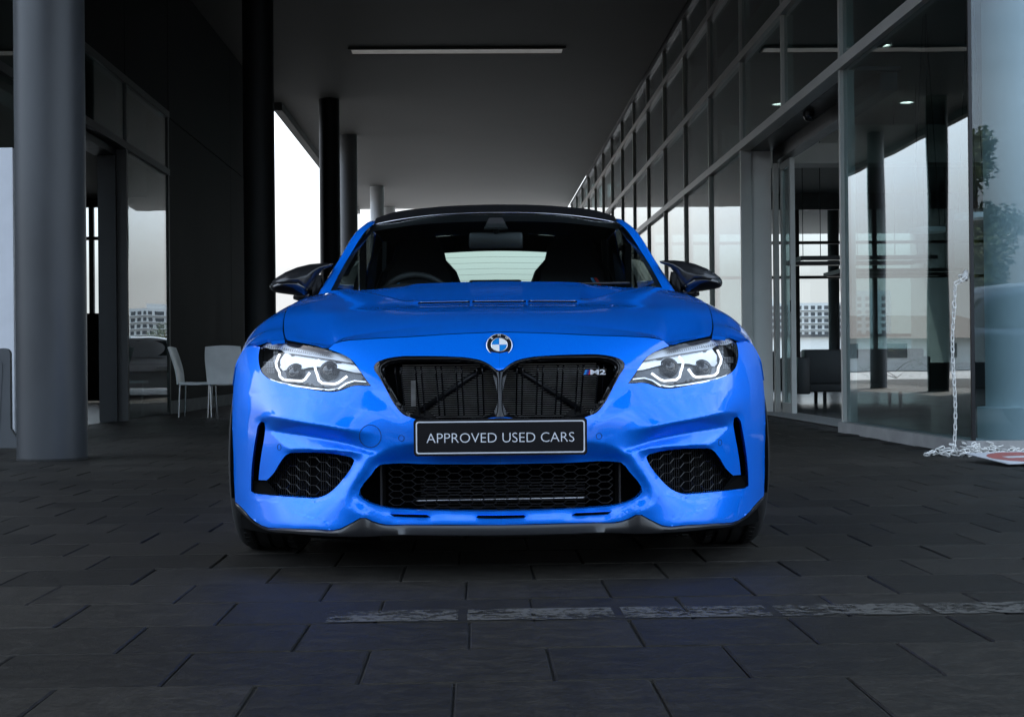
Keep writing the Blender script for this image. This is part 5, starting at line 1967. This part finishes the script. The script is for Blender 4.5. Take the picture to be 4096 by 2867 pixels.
# ---------------------------------------------------------------- wheels
def wheel(x, y, s, w=0.245):
    t = MB()
    hw = w / 2
    prof_ = [(0.245, -hw + 0.012), (0.262, -hw + 0.001), (0.29, -hw), (0.314, -hw + 0.010), (0.325, -hw + 0.024), (TR, -hw + 0.045), (TR, -0.055), (TR - 0.008, -0.053), (TR - 0.008, -0.043), (TR, -0.041),
             (TR + 0.001, -0.006), (TR - 0.007, -0.004), (TR - 0.007, 0.004), (TR + 0.001, 0.006), (TR, 0.041), (TR - 0.008, 0.043), (TR - 0.008, 0.053), (TR, 0.055), (TR, hw - 0.045), (0.325, hw - 0.024),
             (0.314, hw - 0.010), (0.29, hw), (0.262, hw - 0.001), (0.245, hw - 0.012)]
    t.lathe(prof_, 72, 'x')
    wh = t.build('wheel', M['rubber'], CAR, smooth=True, angle=40)
    wh.location = (x, y, TR)
    # shallow tread blocks on the shoulders
    for sd in (-1, 1):
        tb = MB()
        for i in range(72):
            a = 2 * math.pi * i / 72
            a2 = a + 2 * math.pi / 72 * 0.80
            for r0, r1, h0, h1 in ((TR - 0.001, TR + 0.0035, hw - 0.062, hw - 0.040), (0.3255, 0.3285, hw - 0.040, hw - 0.022)):
                v = []
                for aa in (a, a2):
                    v += [(sd * h0, TR * 1.0 * math.cos(aa) * (TR + 0.003) / TR, (TR + 0.003) * math.sin(aa)), (sd * h1, (r1 + 0.001) * math.cos(aa), (r1 + 0.001) * math.sin(aa)),
                          (sd * h0, (TR - 0.004) * math.cos(aa), (TR - 0.004) * math.sin(aa)), (sd * h1, (r0 - 0.004) * math.cos(aa), (r0 - 0.004) * math.sin(aa))]
                tb.add(v, [(0, 1, 5, 4), (0, 4, 6, 2), (1, 3, 7, 5), (0, 2, 3, 1), (4, 5, 7, 6)])
                break
        tb.build('tread', M['rubber'], wh)['kind'] = 'stuff'
    rm_ = MB()
    o = s * (hw - 0.02)
    rm_.lathe([(0.246, s * (-hw + 0.02)), (0.235, s * (-hw + 0.03)), (0.225, 0.0), (0.235, o * 0.9), (0.247, o), (0.250, o + s * 0.004), (0.240, o + s * 0.004), (0.232, o - s * 0.01), (0.222, o - s * 0.03)], 48, 'x')
    r_ = rm_.build('rim', M['gloss'], wh, smooth=True, angle=40)
    for i in range(10):
        sp_ = MB()
        a = 2 * math.pi * i / 10
        dx = 0.012
        v = []
        for rr, ww, xx in ((0.05, 0.020, o - s * 0.03), (0.14, 0.012, o - s * 0.012), (0.236, 0.016, o - s * 0.004)):
            for sg in (-1, 1):
                for th in (0, -s * 0.03):
                    v.append((xx + th, rr * math.cos(a) - sg * ww * math.sin(a), rr * math.sin(a) + sg * ww * math.cos(a)))
        sp_.add(v, [(0, 2, 6, 4), (1, 5, 7, 3), (0, 4, 5, 1), (2, 3, 7, 6), (4, 6, 10, 8), (5, 9, 11, 7), (4, 8, 9, 5), (6, 7, 11, 10)])
        sp_.build('spoke', M['gloss'], r_)
    hb = MB(); hb.lathe([(0.001, o - s * 0.012), (0.05, o - s * 0.014), (0.06, o - s * 0.03), (0.06, o - s * 0.07)], 24, 'x'); hb.build('hub', M['satin'], r_, smooth=True)
    dk = MB(); dk.lathe([(0.06, 0.0), (0.19, 0.0), (0.19, s * 0.03), (0.06, s * 0.03)], 40, 'x'); dk.build('brake_disc', M['rad'], r_, smooth=True, angle=30)
    return wh


for x in (-0.803, 0.803):
    for y, w in ((WY[0], 0.245), (WY[1], 0.265)):
        wheel(x, y, 1 if x > 0 else -1, w)

# ================================================================== props
# ---- chairs by the dark wall and inside the left building
M['chair_white'] = mat('pale_grey_leather', (0.80, 0.795, 0.78), 0.38, var=0.06, scale=8, bump=0.05)
M['chair_dark'] = mat('dark_grey_leather', (0.06, 0.06, 0.06), 0.4, var=0.1, scale=8)


def chair(loc, rz, m, label, group=None):
    """four-legged leather chair, facing local +y"""
    c = empty('chair', loc, rz)
    tag(c, label, 'chair', group)
    G = np.stack([cr([(-.22, -.20, .47), (-.235, 0, .463), (-.225, .23, .472)], 10), cr([(0, -.21, .455), (0, 0, .452), (0, .24, .462)], 10), cr([(.22, -.20, .47), (.235, 0, .463), (.225, .23, .472)], 10)])
    G = np.stack([cr(G[:, j], 9) for j in range(10)])
    v, f = thick(G, 0.035, (0, 0, 1)); q = MB(); q.add(v, f); q.build('seat', M[m], c, smooth=True, angle=50)
    G = np.stack([cr([(-.215, -.215, .44), (-.228, -.235, .62), (-.235, -.285, .80), (-.225, -.33, .93)], 14), cr([(0, -.235, .44), (0, -.262, .62), (0, -.32, .80), (0, -.362, .945)], 14), cr([(.215, -.215, .44), (.228, -.235, .62), (.235, -.285, .80), (.225, -.33, .93)], 14)])
    G = np.stack([cr(G[:, j], 10) for j in range(14)])
    v, f = thick(G, 0.022, (0, 1, 0)); q = MB(); q.add(v, f); q.build('backrest', M[m], c, smooth=True, angle=50)
    for sx in (-1, 1):
        for sy, yy in ((-1, -.20), (1, .20)):
            q = MB(); q.tube([(sx * .20, yy, .445), (sx * .215, yy + sy * .015, 0.0)], 0.012, 10)
            q.build('leg', M['chrome'], c, smooth=True, angle=60)
    return c


chair((-3.72, 19.55, 0), R(-90), 'chair_white', 'pale chair seen side on, beside the dark wall', 'chairs by the left building')
chair((-3.31, 19.35, 0), R(4), 'chair_white', 'pale chair with its back to the camera, next to the blue car', 'chairs by the left building')
chair((-5.05, 21.9, 0.01), R(-80), 'chair_white', 'pale chair half hidden behind the left glass pane', 'chairs by the left building')
chair((-5.0, 22.9, 0.01), R(10), 'chair_dark', 'dark grey chair behind the left glass pane', 'chairs by the left building')

# ---- grey barrier panel at the left edge
gp = empty('barrier_panel', (-4.05, 12.2, 0.0))
tag(gp, 'low dark grey barrier panel with rounded top and flared foot at left edge', 'barrier')
M['barrier'] = mat('grey_barrier_plastic', (0.075, 0.08, 0.085), 0.5, var=0.08)
pr = [(-.5, .10), (-.5, .79)] + [(.13 + .05 * math.cos(R(a)), .78 + .05 * math.sin(R(a))) for a in (90, 60, 30, 0)] + [(.18, .16), (.27, .02), (.27, 0.0), (-.5, 0.0)]
q = MB(); q.prism(pr, -0.03, 0.03); q.build('panel', M['barrier'], gp)
q = MB(); q.prism([(-.5, .16), (.09, .16)] + [(.09 + .03 * math.cos(R(a)), .70 + .03 * math.sin(R(a))) for a in (0, 45, 90)] + [(-.5, .73)], -0.036, -0.0303); q.build('raised_field', M['barrier'], gp)
q = MB(); q.prism([(-.16, 0), (.16, 0), (.05, .10), (-.05, .10)], -0.5, -0.46, 'yz'); q.build('foot', M['barrier'], gp)

# ---- seating and lamps inside the showroom
def sofa(loc, w, label):
    s = empty('sofa', loc)
    tag(s, label, 'sofa')
    q = MB(); q.bbox(-w / 2, w / 2, -.36, .40, .17, .44, .03); q.build('seat', M['leather'], s, smooth=True, angle=50)
    q = MB(); q.bbox(-w / 2 + .003, w / 2 - .003, -.42, -.18, .30, .84, .03); q.build('backrest', M['leather'], s, smooth=True, angle=50)
    for sx in (-1, 1):
        q = MB(); q.bbox(sx * w / 2 - .10, sx * w / 2 + .10, -.43, .42, .14, .72, .03); q.build('armrest', M['leather'], s, smooth=True, angle=50)
        for yy in (-.3, .3):
            q = MB(); q.tube([(sx * (w / 2 - .35), yy, .18), (sx * (w / 2 - .35), yy, 0)], .03, 8); q.build('leg', M['alu_dark'], s)
    return s


sofa((6.1, 23.0, 0.012), 1.9, 'black leather sofa seen through the showroom doorway')
sofa((4.55, 25.5, 0.012), 1.5, 'farther black sofa at the left of the showroom doorway')


def pendant_bar(x0, x1, y, z, label):
    p = empty('pendant_light', ((x0 + x1) / 2, y, z))
    tag(p, label, 'pendant light')
    h = (x1 - x0) / 2
    for nm, b in (('rail', (-h, h, -.60, -.55)), ('rail', (-h, h, .55, .60)), ('rail', (-h, -h + .05, -.549, .549)), ('rail', (h - .05, h, -.549, .549))):
        q = MB(); q.box(b[0], b[1], b[2], b[3], 0, .06); q.build(nm, M['alu_dark'], p)
    q = MB(); q.box(-h + .06, h - .06, -.598, -.552, -.008, -.001); q.box(-h + .06, h - .06, .552, .598, -.008, -.001); q.build('diffuser', M['lamp'], p)
    for sx in (-1, 1):
        for yy in (-.575, .575):
            q = MB(); q.tube([(sx * (h - .3), yy, .06), (sx * (h - .3), yy, 4.75 - z)], .006, 5); q.build('cable', M['alu_dark'], p)


pendant_bar(4.85, 6.9, 22.0, 2.17, 'black rectangular pendant light hanging high in the doorway')
pendant_bar(6.2, 8.3, 25.0, 2.17, 'second black pendant light lower in the doorway view')


def ring_lamp(x, y, z, r, label):
    p = empty('ring_lamp', (x, y, z))
    tag(p, label, 'pendant light')
    q = MB(); q.lathe([(r, 0), (r, .05), (r - .05, .05), (r - .05, 0)], 48, 'z', closed_prof=True); q.build('ring', M['white'], p, smooth=True, angle=40)
    q = MB(); q.lathe([(r - .005, -.002), (r - .045, -.002)], 48); q.build('diffuser', M['lamp'], p)
    for k in range(3):
        a = R(120 * k + 20)
        q = MB(); q.tube([((r - .025) * math.cos(a), (r - .025) * math.sin(a), .05), (0, 0, 4.75 - z)], .004, 5); q.build('cable', M['alu_dark'], p)


ring_lamp(5.04, 16.0, 2.08, 0.20, 'white ring lamp seen in the large near glass pane')
ring_lamp(4.86, 14.0, 2.03, 0.17, 'white ring lamp cut by the glass corner joint')
for i, (x, y, lab) in enumerate(((4.84, 22.8, 'small lit downlight above the entrance, left one'), (5.3, 18.6, 'small lit downlight above the entrance, right one'), (6.85, 22.7, 'small lit downlight seen through the near glass pane'))):
    p = empty('downlight', (x, y, 4.75)); tag(p, lab, 'downlight', 'showroom downlights')
    q = MB(); q.lathe([(.13, -.001), (.13, -.02), (.10, -.022), (.10, -.004)], 24); q.build('ring', M['white'], p, smooth=True, angle=30)
    q = MB(); q.lathe([(.10, -.006), (.001, -.006)], 24); q.build('lamp', M['lamp_bright'], p)
cm_ = empty('security_camera', (3.66, 15.7, 3.375)); tag(cm_, 'small black dome camera under the entrance soffit', 'camera')
q = MB(); q.lathe([(.06, 0), (.06, -.05)], 20); q.build('housing', M['satin'], cm_, smooth=True)
q = MB(); q.lathe([(.055, -.05), (.05, -.075), (.03, -.10), (.001, -.108)], 20); q.build('dome', M['gloss'], cm_, smooth=True)

# ---- white plastic chain, its holder and the no-entry board
M['chain'] = mat('white_chain_plastic', (0.80, 0.79, 0.75), 0.42, var=0.08, scale=12)


def link_mesh():
    q = MB()
    a, b = 0.0105, 0.0135
    pts = [(a * math.cos(t), 0, b + a * math.sin(t)) for t in np.linspace(0, math.pi, 7)] + [(a * math.cos(t), 0, -b + a * math.sin(t)) for t in np.linspace(math.pi, 2 * math.pi, 7)]
    q.tube(pts, 0.0043, 6, closed=True)
    return q


ch = empty('plastic_chain', (3.334, 10.0, 0.0))
tag(ch, 'white plastic chain hanging beside the glass and heaped on the pavers', 'chain')
first = link_mesh().build('link', M['chain'], ch, smooth=True)
PT = 0.0385
n_h = 30
for k in range(n_h):
    z = 0.035 + PT * k
    x = 0.010 * math.sin(k * 0.25) - 0.012 * (1 - k / n_h)
    o = first if k == 0 else inst(first, 'link', parent=ch)
    o.location = (x, 0, z)
    o.rotation_euler = (random.gauss(0, .04), random.gauss(0, .06), R(20 + (90 if k % 2 else 0)) + random.gauss(0, .1))
ztop = 0.035 + PT * n_h
for k in range(4):
    t = (k + 0.6) / 4
    o = inst(first, 'link', parent=ch)
    o.location = (0.012 + 0.085 * t, 0.02 * t, ztop - 0.006 + 0.045 * t)
    o.rotation_euler = (R(90) if k % 2 else 0, R(62), 0)
lm = link_mesh()
heap = MB()
r_ = random.Random(5)
path = [(-0.26, -.18), (-.10, -.06), (.02, -.10), (-.16, -.22), (-.02, -.28), (.10, -.16), (.16, -.02), (.26, -.08), (.10, -.06), (.22, -.14), (.40, -.05), (.36, -.12), (.55, -.06), (.70, -.10), (.62, -.02), (.85, -.08), (1.0, -.12)]
pp = cr(path, 130)
for i, (x, y) in enumerate(pp):
    t = pp[min(i + 1, 129)] - pp[max(i - 1, 0)]
    an = math.atan2(t[1], t[0]) + r_.gauss(0, 0.35)
    lift = 0.012 + max(0, r_.gauss(0.012, 0.014)) * (1.6 if -0.1 < x < 0.3 else 0.8)
    Mx = Matrix.Translation((x, y, lift)) @ Matrix.Rotation(an, 4, 'Z') @ Matrix.Rotation(R(90) + r_.gauss(0, .25), 4, 'Y') @ Matrix.Rotation((0.35 if i % 2 else 1.2) + r_.gauss(0, .25), 4, 'Z')
    heap.add([tuple(Mx @ Vector(p)) for p in lm.v], lm.f)
ho = heap.build('link_heap', M['chain'], ch, smooth=True)
ho['kind'] = 'stuff'
hd = empty('chain_holder', (3.455, 10.09, 1.245)); tag(hd, 'round white wall holder on the glass carrying the chain', 'holder')
q = MB(); q.lathe([(.001, -.035), (.012, -.034), (.016, -.022), (.034, -.016), (.040, -.006), (.040, 0.0)], 24, 'x'); q.build('disc', M['chain'], hd, smooth=True)
q = MB(); q.tube([(-.03, 0, .004), (-.052, 0, .006), (-.058, 0, -.006), (-.046, 0, -.012)], .005, 6); q.build('hook', M['chain'], hd, smooth=True)

sg = empty('no_entry_board', (3.43, 9.05, 0.016)); tag(sg, 'white board with red no entry disc lying on the pavers', 'sign')
sg.matrix_world = Matrix.Translation((3.45, 9.05, 0.034)) @ Matrix.Rotation(R(3.8), 4, 'X') @ Matrix.Rotation(math.atan2(.21, -.30) - R(135), 4, 'Z')
M['board'] = mat('board_white', (0.66, 0.67, 0.70), 0.35, var=0.04)
M['sign_red'] = mat('sign_red', (0.40, 0.09, 0.07), 0.4, var=0.1)
q = MB(); q.bbox(-.26, .26, -.26, .26, 0, .006, .002); q.build('board', M['board'], sg)
q = MB(); q.lathe([(.225, .0062), (.225, .0075), (.001, .0076)], 56); q.build('red_disc', M['sign_red'], sg)
q = MB(); q.box(-.13, .13, -.036, .036, .0078, .0088); q.build('white_bar', M['board'], sg)


# ---- simple parked cars (seen only in the glass)
def small_car(name, loc, rz, paint, label):
    c = empty(name, loc, rz); tag(c, label, 'car')
    st_ = [(-2.08, .60, .50, .78), (-1.95, .68, .72, .84), (-1.3, .80, .86, .88), (-.75, .93, .90, .89), (0.3, .96, .90, .90), (1.3, .98, .90, .89), (1.85, .96, .84, .86), (2.05, .88, .70, .80)]
    rows = []
    for y, zt, zs, w in st_:
        rows.append([(0, y, zt), (w * .55, y, zt - .005), (w * .92, y, zt - .05), (w, y, zs - .16), (w, y, .45), (w * .96, y, .20)])
    G = loft(rows, 24, 50)
    v, f = grid_mesh(G); P_, T_ = both_sides(np.array(v), np.array(f)); body = mesh_obj('body', P_, T_, paint, c)
    q = MB(); q.poly([(-.78, -2.07, .22), (.78, -2.07, .22), (.78, -2.07, .50), (.6, -2.08, .60), (-.6, -2.08, .60), (-.78, -2.07, .50)]); q.build('front_face', paint, c)
    q = MB(); q.poly([(-.80, 2.05, .22), (.80, 2.05, .22), (.80, 2.05, .70), (.70, 2.05, .86), (-.70, 2.05, .86), (-.80, 2.05, .70)]); q.build('rear_face', paint, c)
    gr_ = [(-.85, .93, .80), (-.15, 1.36, .66), (.35, 1.44, .64), (1.0, 1.43, .63), (1.55, 1.34, .60), (1.98, .98, .70)]
    G = loft([[(0, y, z), (w * .7, y, z - .01), (w, y, z - .06), (w + .10, y, max(.92, z - .46 if z > 1.2 else .92))] for y, z, w in gr_], 18, 40)
    v, f = grid_mesh(G); P_, T_ = both_sides(np.array(v), np.array(f)); mesh_obj('roof', P_, T_, paint, c)
    for s in (-1, 1):
        for y0, y1 in ((-.35, .42), (.50, 1.25)):
            q = MB(); q.add([(s * .795, y0 - .12, .96), (s * .795, y1, .96), (s * .70, y1, 1.30), (s * .70, y0 + .12, 1.28)], [(0, 1, 2, 3)])
            q.build('side_window', M['gloss'], c)
        q = MB(); q.bbox(s * .55 - .2, s * .55 + .2, 1.99, 2.06, .72, .84, .02); q.build('tail_light', M['red'], c)
        q = MB(); q.bbox(s * .62 - .14, s * .62 + .14, -2.10, -2.0, .60, .72, .02); q.build('headlight', M['silverlamp'], c)
        for y in (-1.30, 1.28):
            q = MB(); q.lathe([(.20, s * .80), (.29, s * .79), (.32, s * .82), (.32, s * .90), (.29, s * .915), (.20, s * .90), (.18, s * .87), (.02, s * .89)], 28, 'x', (0, y, .32)); q.build('wheel', M['rubber'], c, smooth=True, angle=40)
    q = MB(); q.add([(-.58, 1.62, 1.31), (.58, 1.62, 1.31), (.68, 1.97, 1.0), (-.68, 1.97, 1.0)], [(0, 1, 2, 3)]); q.build('rear_window', M['gloss'], c)
    q = MB(); q.add([(-.70, -.80, .97), (.70, -.80, .97), (.60, -.22, 1.34), (-.60, -.22, 1.34)], [(0, 1, 2, 3)]); q.build('front_window', M['gloss'], c)
    return c


M['silver'] = mat('silver_paint', (0.50, 0.51, 0.53), 0.3, metal=0.6, var=0.03, coat=0.8)
M['greyblue'] = mat('grey_blue_paint', (0.10, 0.16, 0.26), 0.3, metal=0.5, var=0.03, coat=0.8)
small_car('silver_hatchback', (-0.55, 35.4, -0.01), R(-10), M['silver'], 'silver hatchback mirrored in the left glass pane')
small_car('grey_blue_hatchback', (6.4, 5.2, -0.01), R(78), M['greyblue'], 'grey blue hatchback mirrored in the corner glass at right')

# ---- far apartment block seen through the showroom
ap = empty('apartment_block', (140, 600, 0)); tag(ap, 'white apartment block with rows of balconies beyond the showroom', 'building')
M['apt'] = mat('white_render', (0.62, 0.61, 0.58), 0.8, var=0.05, scale=0.1)
M['aptwin'] = mat('apartment_glazing', (0.06, 0.065, 0.07), 0.25, var=0.3, scale=0.3)
q = MB(); q.box(-24, 14, 0, 14, 0, 25.5); q.build('wall', M['apt'], ap)
q = MB(); q.box(14.01, 34, 2, 16, 0, 30.5); q.build('tower', M['apt'], ap)
q = MB(); q.box(-25, -14, 1.5, 12, 25.5, 27.4); q.build('plant_room', M['apt'], ap)
w0 = None
for r_i in range(9):
    for c_i in range(13):
        x = -22.5 + c_i * 2.8
        z = 1.2 + r_i * 2.7
        if w0 is None:
            q = MB(); q.box(0, 1.75, -.06, -.01, 0, 1.5); w0 = q.build('window', M['aptwin'], ap); w0.location = (x, 0, z)
        else:
            inst(w0, 'window', (x, 0, z), ap)
b0 = None
for r_i in range(9):
    q = None
    if b0 is None:
        q = MB(); q.box(-23.6, 13.6, -.9, -.02, 0, .28); b0 = q.build('balcony_slab', M['apt'], ap); b0.location = (0, 0, .75)
    else:
        inst(b0, 'balcony_slab', (0, 0, .75 + 2.7 * r_i), ap)
for r_i in range(10):
    for c_i in range(5):
        inst(w0, 'window', (16.5 + c_i * 3.4, 2.0, 1.2 + r_i * 2.8), ap)
for x, y, w, h, lab in ((60, 330, 46, 6.5, 'long low pale building in front of the apartment block'), (-10, 420, 60, 9, 'plain far building low on the horizon')):
    o = empty('low_building', (x, y, 0)); tag(o, lab, 'building')
    q = MB(); q.box(0, w, 0, 20, 0, h); q.build('wall', M['apt'], o)
    q = MB(); q.prism([(-1, h), (w + 1, h), (w + 1, h + .6), (-1, h + .6)], -1, 21); q.build('roof', M['asphalt'], o)
    for i in range(int(w / 5)):
        q = MB(); q.box(2 + i * 5, 4.6 + i * 5, -.06, -.01, 1.2, 3.2); q.build('window', M['aptwin'], o)

# ---- house with a brown roof, mirrored in the near glass
hs = empty('brown_roof_house', (-24, 100, 0)); tag(hs, 'low house with brown hipped roof mirrored in the near glass', 'house')
M['tile'] = mat('brown_roof_tiles', (0.07, 0.05, 0.04), 0.8, var=0.25, scale=4, bump=0.3, bscale=10)
q = MB(); q.box(-8, 8, 0, 9, 0, 2.3); q.build('wall', M['apt'], hs)
q = MB(); q.add([(-9, -1, 2.25), (9, -1, 2.25), (9, 10, 2.25), (-9, 10, 2.25), (-4, 4.5, 4.0), (4, 4.5, 4.0)], [(0, 1, 5, 4), (1, 2, 5), (2, 3, 4, 5), (3, 0, 4), (0, 3, 2, 1)]); q.build('roof', M['tile'], hs)
for x in (-6, -2.5, 1, 4.5):
    q = MB(); q.box(x, x + 1.4, -.06, -.01, .9, 1.9); q.build('window', M['aptwin'], hs)


# ---- trees and shrubs
def leaf_mat(name, a, b_):
    m, N, L, b = nodes_of(name)
    g_ = N.new('ShaderNodeNewGeometry')
    rp = N.new('ShaderNodeValToRGB'); rp.color_ramp.elements[0].color = (*a, 1); rp.color_ramp.elements[1].color = (*b_, 1)
    L.new(g_.outputs['Random Per Island'], rp.inputs[0]); L.new(rp.outputs[0], b.inputs['Base Color'])
    b.inputs['Roughness'].default_value = 0.55
    return m


M['leaf'] = leaf_mat('leaves', (0.030, 0.055, 0.018), (0.085, 0.12, 0.04))
M['bark'] = mat('bark', (0.09, 0.065, 0.045), 0.9, var=0.3, scale=10, bump=0.5, bscale=30)


def tree(name, loc, h, rad, label, seed, n=4200, trunk=True, cat='tree'):
    r = random.Random(seed)
    t = empty(name, loc); tag(t, label, cat)
    blobs = []
    q = MB()
    z0 = h * 0.28 if trunk else 0.0
    if trunk:
        q.tube([(0, 0, 0), (r.uniform(-.1, .1), r.uniform(-.1, .1), h * .4), (r.uniform(-.2, .2), r.uniform(-.2, .2), h * .85)], [h * .03, h * .022, h * .006], 8)
    for k in range(11 if trunk else 6):
        a = r.uniform(0, 2 * math.pi); zz = z0 + (h - z0) * r.uniform(.12, .92)
        rr = rad * r.uniform(.35, .85) * (1.15 - zz / h * .75)
        tip = (rr * math.cos(a), rr * math.sin(a), zz)
        q.tube([(0, 0, max(zz - rr * .6, .02)), (tip[0] * .5, tip[1] * .5, zz - rr * .2), tip], [h * .010, h * .006, h * .002], 5)
        blobs.append((tip, rad * r.uniform(.28, .48)))
    blobs.append(((0, 0, h * .93), rad * .3))
    q.build('trunk' if trunk else 'stems', M['bark'], t, smooth=True)
    q = MB()
    for i in range(n):
        (cx, cy, cz), br = r.choice(blobs)
        d = Vector((r.gauss(0, 1), r.gauss(0, 1), r.gauss(0, .8))).normalized() * br * (r.random() ** .45)
        p = Vector((cx, cy, cz)) + d
        if p.z < 0.03:
            continue
        s = h * .012 * r.uniform(.6, 1.5)
        ax = Vector((r.gauss(0, 1), r.gauss(0, 1), r.gauss(0, .6))).normalized()
        bx = ax.cross(Vector((r.gauss(0, 1), r.gauss(0, 1), r.gauss(0, 1)))).normalized()
        q.add([p - ax * s, p + bx * s * .45, p + ax * s, p - bx * s * .45], [(0, 1, 2, 3)])
    q.build('crown', M['leaf'], t, fix=False)


tree('tree', (19.6, -36, -0.05), 9.8, 2.6, 'leafy tree mirrored at the edge of the corner glass', 3, 8000)
tree('tree', (17.0, 120, -0.05), 4.4, 2.0, 'small dark tree by the silver car reflection', 6, 1500)
tree('shrub', (-10.0, 58, -0.05), 1.5, 1.5, 'round green shrub mirrored in the near glass pane', 8, 1600, False, 'shrub')
tree('shrub', (-12.4, 60, -0.05), 1.3, 1.4, 'lower green shrub beside the round one in the glass', 9, 1600, False, 'shrub')

# ---- unseen building added behind the camera to darken low reflections and block low sky
ob = empty('unseen_backdrop', (-16, -25, 0)); tag(ob, 'unseen dark building added behind the camera for its reflection in the car', 'building')
M['backdrop'] = mat('dull_brown_backdrop', (0.085, 0.080, 0.075), 0.8, var=0.2, scale=0.5)
q = MB(); q.box(-30, 24, -10, 0, 0, 9.6); q.build('wall', M['backdrop'], ob)
q = MB(); q.box(-30.5, 24.5, -10.5, .5, 9.601, 10.1); q.build('roof', M['asphalt'], ob)
w1 = None
for r_i in range(2):
    for c_i in range(15):
        if w1 is None:
            q = MB(); q.box(0, 2.1, .01, .06, 0, 1.9); w1 = q.build('window', M['aptwin'], ob); w1.location = (-28, 0, 1.0)
        else:
            inst(w1, 'window', (-28 + c_i * 3.4, 0, 1.0 + 3.8 * r_i), ob)

pp_ = empty('upright_panel', (-4.17, 13.0, 0.0)); tag(pp_, 'tall pale upright panel half hidden behind the near column', 'panel')
q = MB(); q.bbox(-.085, .085, -.03, .03, .06, 2.62, .006); q.build('board', M['board'], pp_)
q = MB(); q.bbox(-.13, -.09, -.025, .025, 0, 2.62, .004); q.build('post', M['alu_dark'], pp_)
q = MB(); q.bbox(-.20, .16, -.12, .12, 0, .055, .008); q.build('foot', M['alu_dark'], pp_)
